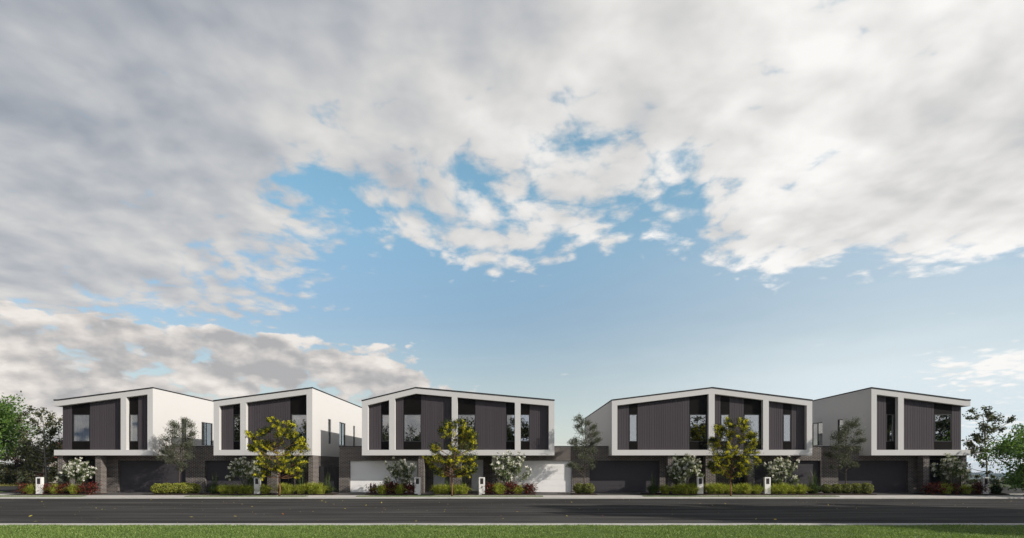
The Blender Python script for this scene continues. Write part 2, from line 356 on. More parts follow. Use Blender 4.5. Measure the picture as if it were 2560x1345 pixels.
# ------------------------------------------------------------------ mesh tools
def tag(o, label=None, cat=None, group=None, kind=None):
    if label: o['label'] = label
    if cat: o['category'] = cat
    if group: o['group'] = group
    if kind: o['kind'] = kind
    return o
def empty(name, loc, label, cat, group=None, rz=0.):
    o = bpy.data.objects.new(name, None); COL.objects.link(o); o.location = loc; o.rotation_euler = (0, 0, rz)
    o.empty_display_size = .3; return tag(o, label, cat, group)
class MB:
    def __init__(s): s.v = []; s.f = []
    def hexa(s, p):                                   # 8 corners: 4 below, 4 above, both counter-clockwise
        b = len(s.v); s.v += [tuple(q) for q in p]
        for f in ((3, 2, 1, 0), (4, 5, 6, 7), (0, 1, 5, 4), (1, 2, 6, 5), (2, 3, 7, 6), (3, 0, 4, 7)): s.f.append(tuple(b + i for i in f))
        return s
    def box(s, x0, x1, y0, y1, z0, z1):
        return s.hexa([(x0, y0, z0), (x1, y0, z0), (x1, y1, z0), (x0, y1, z0), (x0, y0, z1), (x1, y0, z1), (x1, y1, z1), (x0, y1, z1)])
    def strip(s, xs, lo, hi, y0, y1):                 # a wall along x whose lower and upper edges follow lo(x), hi(x)
        for a, b in zip(xs[:-1], xs[1:]):
            s.hexa([(a, y0, lo(a)), (b, y0, lo(b)), (b, y1, lo(b)), (a, y1, lo(a)), (a, y0, hi(a)), (b, y0, hi(b)), (b, y1, hi(b)), (a, y1, hi(a))])
        return s
    def quad(s, *p):
        b = len(s.v); s.v += [tuple(q) for q in p]; s.f.append(tuple(range(b, b + len(p)))); return s
    def tube(s, pts, rad, n=6):
        pts = [Vector(p) for p in pts]; b = len(s.v); u0 = None
        for i, p in enumerate(pts):
            d = (pts[min(i + 1, len(pts) - 1)] - pts[max(i - 1, 0)]).normalized()
            a = d.orthogonal().normalized() if u0 is None else (u0 - d * u0.dot(d)).normalized()
            u0 = a; c = d.cross(a)
            for k in range(n):
                th = 2 * math.pi * k / n; s.v.append(tuple(p + (a * math.cos(th) + c * math.sin(th)) * rad[i]))
        for i in range(len(pts) - 1):
            for k in range(n):
                k2 = (k + 1) % n; s.f.append((b + i * n + k, b + i * n + k2, b + (i + 1) * n + k2, b + (i + 1) * n + k))
        s.f.append(tuple(b + (len(pts) - 1) * n + k for k in range(n))); s.f.append(tuple(b + n - 1 - k for k in range(n)))
        return s
    def mesh(s, name, m, smooth=False):
        me = bpy.data.meshes.new(name); me.from_pydata(s.v, [], s.f); me.materials.append(m)
        uvl = me.uv_layers.new(name='UVMap')
        for p in me.polygons:
            nx, ny, nz = (abs(c) for c in p.normal)
            for li in p.loop_indices:
                c = me.vertices[me.loops[li].vertex_index].co
                uvl.data[li].uv = (c.x, c.z) if ny >= nx and ny >= nz else (c.y, c.z) if nx >= nz else (c.x, c.y)
            p.use_smooth = smooth
        return me
    def build(s, name, m, parent=None, loc=None, smooth=False, bevel=0.):
        o = bpy.data.objects.new(name, s.mesh(name, m, smooth)); COL.objects.link(o)
        if parent: o.parent = parent
        if loc: o.location = loc
        if bevel:
            bv = o.modifiers.new('bevel', 'BEVEL'); bv.width = bevel; bv.segments = 2; bv.limit_method = 'ANGLE'
        return o
def link_mesh(name, me, parent=None):
    o = bpy.data.objects.new(name, me); COL.objects.link(o)
    if parent: o.parent = parent
    return o
def copy_tree(o, parent=None):
    c = o.copy(); COL.objects.link(c)
    if parent: c.parent = parent
    for ch in list(o.children): copy_tree(ch, c)
    return c
def polys(name, V, m, quads=True):
    """mesh from an (n,4,3) or (n,3,3) array of loose leaves"""
    V = np.asarray(V, np.float32); n, k = V.shape[:2]
    me = bpy.data.meshes.new(name); me.vertices.add(n * k); me.vertices.foreach_set('co', V.reshape(-1))
    me.loops.add(n * k); me.loops.foreach_set('vertex_index', np.arange(n * k, dtype=np.int32))
    me.polygons.add(n); me.polygons.foreach_set('loop_start', np.arange(0, n * k, k, dtype=np.int32))
    me.polygons.foreach_set('loop_total', np.full(n, k, dtype=np.int32))
    me.materials.append(m); me.update(); me.validate(); return me
def unit(a): return a / np.maximum(np.linalg.norm(a, axis=-1, keepdims=True), 1e-6)
def leaves(rng, C, size, aspect=.45, dirs=None, dirw=.0, sizevar=.35):
    """rhombic leaves at points C, turned at random, leaning towards dirs"""
    n = len(C); d = unit(rng.normal(size=(n, 3)))
    if dirs is not None: d = unit(d * (1 - dirw) + dirs * dirw)
    s = unit(np.cross(d, unit(rng.normal(size=(n, 3)))))
    l = size * (1 + sizevar * rng.normal(size=(n, 1)).clip(-2, 2)); w_ = l * aspect
    return np.stack([C - d * l * .5, C + s * w_ * .5, C + d * l * .5, C - s * w_ * .5], 1)
def blades(rng, base, height, lean, width, up=.6):
    """arching grass blades: two segments ending in a point, as quads"""
    n = len(base); a = rng.uniform(0, 2 * np.pi, n)
    out = np.stack([np.cos(a), np.sin(a), np.zeros(n)], 1); sd = np.stack([-np.sin(a), np.cos(a), np.zeros(n)], 1)
    h = height * rng.uniform(.6, 1.1, (n, 1)); ln = lean * rng.uniform(.2, 1.2, (n, 1)); w_ = width * rng.uniform(.7, 1.3, (n, 1))
    z = np.array([[0, 0, 1.]])
    m1 = base + out * ln * .32 + z * h * .62; tip = base + out * ln + z * h * (1 - .50 * (ln / max(lean, 1e-3)) ** 2)
    q1 = np.stack([base - sd * w_ * .5, base + sd * w_ * .5, m1 + sd * w_ * .45, m1 - sd * w_ * .45], 1)
    q2 = np.stack([m1 - sd * w_ * .45, m1 + sd * w_ * .45, tip + sd * w_ * .06, tip - sd * w_ * .06], 1)
    return np.concatenate([q1, q2])

# ------------------------------------------------------------------ ground, road, footpath
def struct(name, mb, m, **k): return tag(mb.build(name, m, **k), kind='structure')
def gz(x, y):
    a = min(max((y - 62) / 240, 0), 1); bq = min(max((x - 5) / 45, 0), 1)
    return -.25 - 30 * a * a * (3 - 2 * a) * bq * bq
xs = sorted(set(list(range(-3000, -200, 400)) + list(range(-200, 201, 10)) + list(range(300, 3400, 300))))
ys = sorted(set(list(range(-300, 0, 60)) + list(range(0, 320, 10)) + list(range(350, 4200, 350))))
g = MB(); g.v = [(x, y, gz(x, y)) for y in ys for x in xs]; nx_ = len(xs)
g.f = [(j * nx_ + i, j * nx_ + i + 1, (j + 1) * nx_ + i + 1, (j + 1) * nx_ + i) for j in range(len(ys) - 1) for i in range(nx_ - 1)]
struct('ground', g, MT['soil'], smooth=True)
ROADZ = -.07
struct('road', MB().box(-140, 140, 17.0, 32.0, -.3, ROADZ), MT['asphalt'])
struct('near_kerb', MB().box(-140, 140, 16.6, 17.0, -.3, 0), MT['kerbm'], bevel=.03)
struct('far_kerb', MB().box(-140, 140, 32.0, 32.28, -.3, 0), MT['kerbm'], bevel=.03)
struct('lawn', MB().box(-140, 140, 2, 16.6, -.3, -.03), MT['lawnbase'])
struct('footpath', MB().box(-140, 140, 32.28, 34.75, -.3, -.004), MT['concrete'])
struct('driveway', MB().hexa([(-32.6, 34.75, -.3), (31.2, 34.75, -.3), (31.2, 39.5, -.3), (-32.6, 39.5, -.3), (-32.6, 34.75, 0), (31.2, 34.75, 0), (31.2, 39.5, .14), (-32.6, 39.5, .14)]), MT['paving'])
struct('side_street', MB().box(-120, -34.2, 36.6, 53.5, -.3, -.03), MT['asphalt'])
struct('side_street', MB().box(34.6, 130, 36.8, 50, -.3, -.03), MT['asphalt'])
struct('side_path', MB().box(-120, -32.6, 34.75, 36.6, -.3, 0), MT['concrete'])
struct('side_path', MB().box(31.2, 130, 34.75, 36.8, -.3, 0), MT['concrete'])

rng = np.random.default_rng(5)
# lawn in front of the camera
n = 190000
y = 10.8 + 5.8 * rng.random(n) ** 1.0; x = (rng.random(n) * 2 - 1) * (y * .95 + 2.6)
B = np.stack([x, y, np.full(n, -.035)], 1)
hmap = .85 + .30 * np.sin(x * 1.7 + 2 * np.sin(y * 1.3)) * np.sin(y * 2.1 + x * .6)
BL = blades(rng, B, 1., .035, .011)
q = BL.reshape(2, n, 4, 3); q[..., 2] = -.035 + (q[..., 2] + .035) * (.062 * hmap)[None, :, None]
sp = (rng.random(n) > .0)
tag(link_mesh('lawn_grass', polys('lawn_grass', q.reshape(-1, 4, 3), MT['lf_lawn'])), 'mown green lawn along the near side of the road', 'grass', kind='stuff')
# narrow grass strips between kerb and footpath
for a, b in ((-20, 208), (468, 767), (893, 1357), (1608, 2093)):
    x0, x1 = PX(a, 33.3), PX(b, 33.3)
    struct('verge', MB().box(x0, x1, 33.0, 33.62, -.2, .004), MT['lawnbase'])
    n = int((x1 - x0) * 900); P = np.stack([x0 + (x1 - x0) * rng.random(n), 33.0 + .62 * rng.random(n), np.zeros(n)], 1)
    tag(link_mesh('verge_grass', polys('verge_grass', blades(rng, P, .05, .04, .016), MT['lf_lawn'])), 'narrow strip of mown grass between the kerb and the footpath', 'grass', 'verge strips', 'stuff')
# garden beds
beds = ((52, 240, 34.86, 36.25), (378, 502, 34.95, 36.1), (512, 838, 34.84, 36.05), (915, 1046, 34.86, 36.05), (1080, 1178, 34.86, 36.0), (1205, 1338, 34.86, 36.05),
        (1430, 1492, 34.95, 36.1), (1608, 1768, 34.84, 36.05), (1760, 1884, 34.86, 36.05), (1880, 2056, 34.84, 36.05), (2048, 2186, 34.95, 36.1), (2312, 2512, 34.84, 36.25))
for a, b, y0, y1 in beds: struct('garden_bed', MB().box(PX(a, 35.2), PX(b, 35.2), y0, y1, -.1, .075), MT['mulch'], bevel=.03)
# fallen leaves on the road
n = 380; C = np.stack([(rng.random(n) * 2 - 1) * 32, 17.3 + 14.5 * rng.random(n), np.full(n, ROADZ + .012)], 1)
d = unit(np.concatenate([rng.normal(size=(n, 2)), .12 * rng.normal(size=(n, 1))], 1)); s_ = unit(np.cross(d, np.array([[0, 0, 1.]]) + .25 * rng.normal(size=(n, 3))))
l = .042 * (1 + .35 * rng.normal(size=(n, 1)).clip(-1.5, 2)); C[:, 2:] += .012
LV = np.stack([C - d * l, C + s_ * l * .5, C + d * l, C - s_ * l * .5], 1); LV[..., 2] = np.maximum(LV[..., 2], ROADZ + .004)
tag(link_mesh('fallen_leaves', polys('fallen_leaves', LV, MT['litter'])), 'yellow and red fallen leaves scattered over the asphalt road', 'leaves', kind='stuff')

# ------------------------------------------------------------------ houses
Y0, REC, YB = 36.0, .275, 49.5
YC = Y0 + REC                         # face of the cladding
YG = 37.26                            # brick front under the upper storey
ZB, BAND, CAP = PZ(1138.3, Y0), .36, .075
ZP = 3.18                             # top of the brick parapet
PANE0, PANE1 = PZ(1102.3, YC), PZ(1037.6, YC)

def window(parent, x0, x1, y, z0, z1, fw=(.085, .055, .055, .055), depth=.06, extra=None):
    """frame ring facing -y with its pane; fw = left, right, bottom, top"""
    a, b, c, d = fw
    fr = MB().box(x0, x0 + a, y, y + depth, z0, z1).box(x1 - b, x1, y, y + depth, z0, z1)
    fr.box(x0 + a, x1 - b, y, y + depth, z0, z0 + c).box(x0 + a, x1 - b, y, y + depth, z1 - d, z1)
    f = fr.build('window', MT['frame'], parent)
    MB().box(x0 + a, x1 - b, y + depth * .45, y + depth * .45 + .012, z0 + c, z1 - d).build('pane', MT['glass'], f)
    return f
def side_window(parent, xo, sgn, y0, y1, z0, z1, mull=False):
    """window in a side wall whose outer face is at xo and faces sgn"""
    t = .045; xa, xb = sorted((xo - sgn * .05, xo - sgn * .12))
    fr = MB().box(xa, xb, y0, y0 + t, z0, z1).box(xa, xb, y1 - t, y1, z0, z1).box(xa, xb, y0 + t, y1 - t, z0, z0 + t).box(xa, xb, y0 + t, y1 - t, z1 - t, z1)
    if mull: ym = (y0 + y1) / 2; fr.box(xa, xb, ym - t / 2, ym + t / 2, z0 + t, z1 - t)
    f = fr.build('window', MT['frame'], parent)
    xm = xo - sgn * .09
    MB().box(xm - .006, xm + .006, y0 + t, y1 - t, z0 + t, z1 - t).build('pane', MT['glass'], f)
    cu = MB()
    MB().box(*sorted((xo - sgn * .40, xo - sgn * .43)), y0 - .1, y1 + .1, z0 - .1, z1 + .1).build('blind', MT['curtain'], f)

def house(label, prof, slab, pillars, openings, ground, closed=(True, True), wins=None, core=None):
    """prof: roof line, pillars: white uprights, openings: (x0,x1,[segments]) - all in photo columns at the front plane"""
    Xf = lambda p: PX(p, Y0)
    P = [(Xf(px), PZ(py, Y0)) for px, py in prof]
    def zt(x):
        if x <= P[0][0]: return P[0][1]
        for (a, za), (b, zb) in zip(P[:-1], P[1:]):
            if x <= b: return za + (zb - za) * (x - a) / (b - a)
        return P[-1][1]
    top = lambda x: zt(x) - CAP
    und = lambda x: zt(x) - CAP - BAND
    def xr(a, b): return [a] + [p[0] for p in P if a + 1e-4 < p[0] < b - 1e-4] + [b]
    XL, XR = P[0][0], P[-1][0]; S0, S1 = Xf(slab[0]), Xf(slab[1]); zs = ZB + BAND
    root = empty('townhouse', ((S0 + S1) / 2, Y0, 0), label, 'house', 'modern two-storey townhouses in a row')
    off = Vector((-(S0 + S1) / 2, -Y0, 0))
    def put(o): o.location = off; return o
    B = lambda mb, name, m, **k: put(mb.build(name, MT[m], root, **k))
    # white shell
    sh = MB(); sh.box(S0, S1, Y0, YB, ZB, zs); sh.strip(xr(XL, XR), und, top, Y0, YB)
    for k, (a, b) in enumerate(pillars):
        a, b = Xf(a), Xf(b); first, last = k == 0 and closed[0], k == len(pillars) - 1 and closed[1]
        if (first or last) and wins and ((wins[0] < 0) == first):
            xo, xi = (a, b) if first else (b, a); lo, hi = min(a, b), max(a, b)
            yy = Y0
            for (y0, y1, z0, z1, mull) in wins[1]:
                sh.strip(xr(lo, hi), lambda x: zs, und, yy, y0)
                sh.strip(xr(lo, hi), lambda x: zs, lambda x: z0, y0, y1); sh.strip(xr(lo, hi), lambda x: z1, und, y0, y1); yy = y1
            sh.strip(xr(lo, hi), lambda x: zs, und, yy, YB)
        else:
            sh.strip(xr(a, b), lambda x: zs, und, Y0, YB if first or last else YC + .3)
    B(sh, 'frame', 'render')
    if wins:
        xo = Xf(pillars[0][0]) if wins[0] < 0 else Xf(pillars[-1][1])
        for wv in wins[1]:
            nb = len(root.children); side_window(root, xo, wins[0], *wv); put(root.children[-1])
    B(MB().strip(xr(XL - .02, XR + .02), lambda x: top(x) + .002, lambda x: zt(x), Y0 - .03, YB + .05), 'roof', 'dark_metal')
    # dark rooms behind the glass
    ca, cb = Xf(core[0]), Xf(core[1])
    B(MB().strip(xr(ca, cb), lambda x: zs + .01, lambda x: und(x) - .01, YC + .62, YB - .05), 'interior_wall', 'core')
    # cladding, spandrels and windows
    rr = random.Random(hash(label) % 1000 if False else len(label))
    for (x0, x1, segs) in openings:
        for (kind, a, b, *pw) in segs:
            A, Bx = PX(a, YC), PX(b, YC)
            if kind == 'c':
                mb = MB(); n = max(1, round((Bx - A) / .155)); ws_ = [1 + rr.choice((-.12, 0, 0, .12)) for _ in range(n)]; tot = sum(ws_); x = A
                for w_ in ws_:
                    x2_ = x + (Bx - A) * w_ / tot
                    mb.strip(xr(x + .006, x2_ - .009), lambda q: zs - .02, lambda q: und(q) + .02, YC, YC + .05); x = x2_
                mb.strip(xr(A, Bx), lambda q: zs - .02, lambda q: und(q) + .02, YC + .045, YC + .07)
                B(mb, 'cladding', 'cladding')
            else:
                p0, p1 = PX(pw[0], YC) - .075, PX(pw[1], YC) + .05
                p0 = max(p0, A); p1 = min(p1, Bx)
                z0, z1 = PANE0 - .055, PANE1 + .055
                mb = MB().strip(xr(A, Bx), lambda q: z1, lambda q: und(q) + .02, YC + .004, YC + .06)
                B(mb, 'spandrel_panel', 'spandrel')
                mb = MB().strip(xr(A, Bx), lambda q: zs - .02, lambda q: z0, YC + .004, YC + .06)
                if p0 > A + .01: mb.box(A, p0, YC + .004, YC + .06, z0, z1)
                if p1 < Bx - .01: mb.box(p1, Bx, YC + .004, YC + .06, z0, z1)
                B(mb, 'spandrel_panel', 'spandrel')
                f = put(window(root, p0, p1, YC - .012, z0, z1, (.06, .045, .055, .055), .07))
                for (ka, kb) in pw[2:]:
                    xa, xb = PX(ka, YC), PX(kb, YC); cm = MB(); m_ = max(1, int((xb - xa) / .06))
                    for i in range(m_):
                        u0, u1 = xa + (xb - xa) * i / m_, xa + (xb - xa) * (i + 1) / m_
                        cm.box(u0, u1, YC + .14 + .02 * (i % 2), YC + .17 + .02 * (i % 2), z0 - .05, z1 + .05)
                    cm.build('curtain', MT['curtain'], f)
    # ground floor
    br = MB(); gx0, gx1 = ground['span']
    bx0, bx1 = S0, S1
    for seg in ground['segs']:
        kind, a, b = seg[:3]; A, Bx = PX(a, YG), PX(b, YG)
        def wall(xa, xb, za, zb=None):
            cuts = [xa] + [c for c in (bx0, bx1) if xa + .01 < c < xb - .01] + [xb]
            for u0, u1 in zip(cuts[:-1], cuts[1:]):
                inside = bx0 - .01 <= (u0 + u1) / 2 <= bx1 + .01
                br.box(u0, u1, YG, YG + .24, za, (ZB - .003 if inside else ZP) if zb is None else zb)
        if kind == 'wall': wall(A, Bx, 0)
        elif kind == 'garage':
            wall(A, Bx, 2.235)
            z = .075; step = (2.225 - z) / 5; gd = MB()
            for k in range(5): gd.box(A + .006, Bx - .006, YG + .20, YG + .26, z + k * step + .004, z + (k + 1) * step - .004)
            gd.box(A + .006, Bx - .006, YG + .225, YG + .27, z, 2.23)
            B(gd, 'garage_door', seg[3])
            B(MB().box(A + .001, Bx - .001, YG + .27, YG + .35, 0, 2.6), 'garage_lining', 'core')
        elif kind == 'porch':
            yb = YG + 1.0
            br.box(A - .3, Bx + .3, yb, yb + .2, 0, ZB - .003); br.box(A, A + .02, YG + .24, yb, 0, ZB - .003); br.box(Bx - .02, Bx, YG + .24, yb, 0, ZB - .003)
            if len(seg) > 3:
                for da, db_, m_ in seg[3]:
                    da, db_ = PX(da, yb), PX(db_, yb)
                    dr = put(MB().box(da, db_, yb - .05, yb - .003, .13, 2.30).build('door', MT[m_], root))
                    MB().box(db_ - .16, db_ - .13, yb - .11, yb - .05, .85, 1.35).box(db_ - .20, db_ - .09, yb - .09, yb - .07, 1.08, 1.11).build('handle', MT['steel'], dr)
        elif kind == 'pier':
            A, Bx = PX(a, 36.2), PX(b, 36.2); y1 = seg[3] if len(seg) > 3 else 36.72
            br.box(A, Bx, 36.2, y1, 0, ZB - .003)
    for xa, xb in ground.get('flanks', ()): br.box(xa, xb, YG + .24, YB - .1, 0, ZB - .003)
    B(br, 'brick_wall', 'brick')
    # coping and flat roof of the garage outside the upper storey
    for xa, xb in ground['low']:
        B(MB().box(xa, xb, YG - .02, YG + .27, ZP, ZP + .045), 'coping', 'dark_metal')
        B(MB().box(xa, xb, YG + .27, YB, 2.75, 2.95), 'garage_roof', 'dark_metal')
    return root

ZW0, ZW1 = 3.47, 5.24
sw = [(39.12, 39.76, ZW0, ZW1, False), (41.66, 43.22, ZW0, ZW1, True), (45.3, 45.82, ZW0 - .2, ZW1, False)]
x12, x34, x45 = PX(488, YG), PX(1452, YG), PX(2074, YG)
h1 = house('far left townhouse with overhanging eave at its left end and dark garage door',
  [(135, 998.6), (147, 998.2), (382, 967.6)], (135, 382), [(301.7, 315.6), (368.6, 382)],
  [(156.6, 301.7, [('c', 156.6, 180), ('b', 180, 224.9, 184.5, 223, (204, 208), (184, 187)), ('c', 224.9, 303)]),
   (323.7, 368.6, [('b', 315, 345.5, 325.6, 344, (325, 336)), ('c', 345.5, 371)])],
  {'span': (144, 488), 'segs': [('pier', 144, 157, YG), ('porch', 149, 250, [(222, 240, 'entry_dark')]), ('pier', 238, 252), ('wall', 250, 294.5), ('garage', 294.5, 464, 'door_dark'), ('wall', 464, 488)],
   'flanks': [(PX(144, 36.2), PX(144, 36.2) + .25)], 'low': [(PX(382, Y0) + .003, x12)]},
  closed=(False, True), wins=(1, sw), core=(160, 368))
h2 = house('second townhouse from the left, with white side wall and brick corner pier',
  [(534, 1000.2), (780.7, 967.6)], (534, 780.7), [(534, 547.6), (600.5, 615), (766.3, 780.7)],
  [(553, 600.5, [('c', 545, 583.6), ('b', 583.6, 602, 586.5, 600.5)]), (620, 766, [('c', 612, 725.9), ('b', 725.9, 768, 730.5, 766)])],
  {'span': (488, 800), 'segs': [('wall', 488, 512.3), ('garage', 512.3, 668, 'door_dark'), ('wall', 668, 684), ('pier', 678, 692), ('porch', 684, 782, [(700, 728, 'entry_dark')]), ('pier', 770.9, 782.2, YG)],
   'flanks': [(PX(782.2, 36.2) - .25, PX(782.2, 36.2))], 'low': [(x12, PX(534, Y0) - .003)]},
  wins=(1, sw), core=(547, 767))
h3 = house('middle townhouse pair with white garage doors and white front doors',
  [(904.7, 1000), (1039.6, 967.3), (1386, 998.8)], (904.7, 1386), [(904.7, 919.5), (972.7, 987), (1129.3, 1143.5), (1287.2, 1301.6), (1372, 1386)],
  [(920, 972.7, [('c', 917, 952.9), ('b', 952.9, 975, 956.8, 972.7)]),
   (988, 1129, [('c', 985, 1008.9), ('b', 1008.9, 1053, 1011.5, 1051.5), ('c', 1053, 1132)]),
   (1143, 1287, [('b', 1141, 1188.5, 1146, 1186.8), ('c', 1188.5, 1265.4), ('b', 1265.4, 1289, 1267.5, 1286)]),
   (1301, 1372, [('b', 1299, 1324, 1303, 1322), ('c', 1324, 1374)])],
  {'span': (847.5, 1452), 'segs': [('wall', 847.5, 873.7), ('garage', 873.7, 1043.5, 'door_white'), ('wall', 1043.5, 1052), ('pier', 1045, 1059.5), ('porch', 1052, 1138, [(1084, 1112, 'entry_white')]),
     ('wall', 1130, 1148), ('pier', 1124.5, 1153.5), ('porch', 1139, 1240, [(1179, 1208, 'entry_white')]), ('pier', 1229.6, 1243.7), ('wall', 1238, 1254), ('garage', 1254, 1429.5, 'door_white'), ('wall', 1429.5, 1452)],
   'flanks': [(PX(847.5, YG), PX(847.5, YG) + .25)], 'low': [(PX(847.5, YG), PX(904.7, Y0) - .003), (PX(1386, Y0) + .003, x34)]}, core=(919, 1372))
h4 = house('fourth townhouse pair, grey left side wall, dark garage doors at both ends',
  [(1529.7, 998.6), (1780.6, 967.3), (2030.8, 998.8)], (1529.7, 2030.8), [(1529.7, 1543.4), (1771.6, 1786.8), (1907.7, 1922.2), (2017, 2030.8)],
  [(1543, 1769, [('c', 1541, 1572.5), ('b', 1572.5, 1594, 1574, 1591), ('c', 1594, 1723.6), ('b', 1723.6, 1775, 1726, 1764.5)]),
   (1787, 1904, [('c', 1784, 1801.4), ('b', 1801.4, 1823.7, 1803.5, 1821.5), ('c', 1823.7, 1859.5), ('b', 1859.5, 1910, 1861.5, 1897)]),
   (1922, 2012, [('c', 1918, 1957.4), ('b', 1957.4, 1978.8, 1959, 1975.5), ('c', 1978.8, 2019)])],
  {'span': (1452, 2074), 'segs': [('wall', 1452, 1473.7), ('garage', 1473.7, 1649, 'door_dark'), ('wall', 1649, 1668), ('pier', 1669.5, 1684), ('porch', 1668, 1772, [(1684, 1712, 'entry_dark')]), ('wall', 1766, 1785),
     ('pier', 1764, 1789.7), ('porch', 1780, 1876, [(1826, 1852, 'entry_dark')]), ('pier', 1869.5, 1883.5), ('wall', 1868, 1886), ('garage', 1886, 2051.6, 'door_dark'), ('wall', 2051.6, 2074)],
   'low': [(x34, PX(1529.7, Y0) - .003), (PX(2030.8, Y0) + .003, x45)]}, core=(1543, 2018))
swr = [(39.12, 39.76, ZW0, ZW1, False), (41.66, 43.22, ZW0, ZW1, True), (45.3, 45.82, ZW0 - .2, ZW1, False)]
h5 = house('far right townhouse with overhanging eave at its right end and shaded side wall',
  [(2178.5, 967.6), (2414, 998.2), (2426, 998.6)], (2178.5, 2426), [(2178.5, 2192), (2245.4, 2259.6)],
  [(2192, 2238, [('c', 2190, 2215), ('b', 2215, 2248, 2217, 2234.5)]), (2259, 2403, [('c', 2257, 2335.3), ('b', 2335.3, 2379.9, 2336.5, 2376), ('c', 2379.9, 2403)])],
  {'span': (2074, 2416), 'segs': [('wall', 2074, 2096), ('garage', 2096, 2271, 'door_dark'), ('wall', 2271, 2310), ('pier', 2308.8, 2323.5), ('porch', 2310, 2411, [(2322, 2352, 'entry_dark')]), ('pier', 2403.3, 2416.6, YG)],
   'flanks': [(PX(2416.6, 36.2) - .25, PX(2416.6, 36.2))], 'low': [(x45, PX(2178.5, Y0) - .003)]}, closed=(True, False), wins=(-1, swr), core=(2192, 2400))
# outer end walls of the end houses (dark boards like the front)
for h, px, s in ((h1, 156.6, 1), (h5, 2403, -1)):
    xa = PX(px, YC); zl = ZB + BAND
    o = MB().box(*sorted((xa, xa + s * .1)), YC + .072, YB - .06, zl, 5.86).build('end_wall', MT['cladding'], h); o.location = (-h.location.x, -Y0, 0)
# side gate between the second and the middle house
gx0, gx1 = PX(782.2, 36.2) + .01, PX(847.5, YG) - .01
gt = empty('side_gate', ((gx0 + gx1) / 2, 37.5, 0), 'dark vertical board gate filling the gap beside the brick corner pier', 'gate')
mb = MB(); x = gx0
while x < gx1 - .05:
    mb.box(x, min(x + .11, gx1) - .012, 37.46, 37.485, .06, 1.86); x += .11
def atg(o, r): o.location = (-r.location.x, -r.location.y, 0); return o
atg(mb.build('board_panel', MT['dark_metal'], gt), gt)
atg(MB().box(gx0, gx1, 37.487, 37.53, .3, .38).box(gx0, gx1, 37.487, 37.53, 1.55, 1.63).build('rail', MT['dark_metal'], gt), gt)

# ------------------------------------------------------------------ letterboxes
def letterbox():
    r = empty('letterbox', (0, 0, 0), 'x', 'letterbox', 'white pillar letterboxes along the footpath')
    MB().box(-.19, .19, 0, .19, 0, 1.135).build('pillar', MT['post'], r, bevel=.008)
    sl_ = MB().box(-.10, .10, -.006, 0.0, .70, 1.065).build('letter_slot', MT['slot'], r)
    MB().box(-.085, .085, -.012, -.006, .955, .985).box(-.085, .085, -.010, -.006, .75, .755).build('flap', MT['dark_metal'], sl_)
    return r
LB = letterbox()
lbs = [(96.5, 'letterbox pillar standing among red shrubs in front of the far left townhouse'), (642, 'letterbox pillar between a white-flowering shrub and the first yellow-blossom tree'),
       (1043.5, 'letterbox pillar in front of the white garage door on the left of the middle house'), (1204.5, 'letterbox pillar to the right of the central yellow-blossom tree, before a white door'),
       (1751, 'letterbox pillar beside the white-flowering shrub, left of the third yellow-blossom tree'), (1919.5, 'letterbox pillar to the right of the third yellow-blossom tree'),
       (2465.5, 'letterbox pillar at the far right, in front of the slender bare-trunked tree')]
for i, (px, lab) in enumerate(lbs):
    o = LB if i == 0 else copy_tree(LB); o.location = (PX(px, 34.95), 34.95, .0); o['label'] = lab

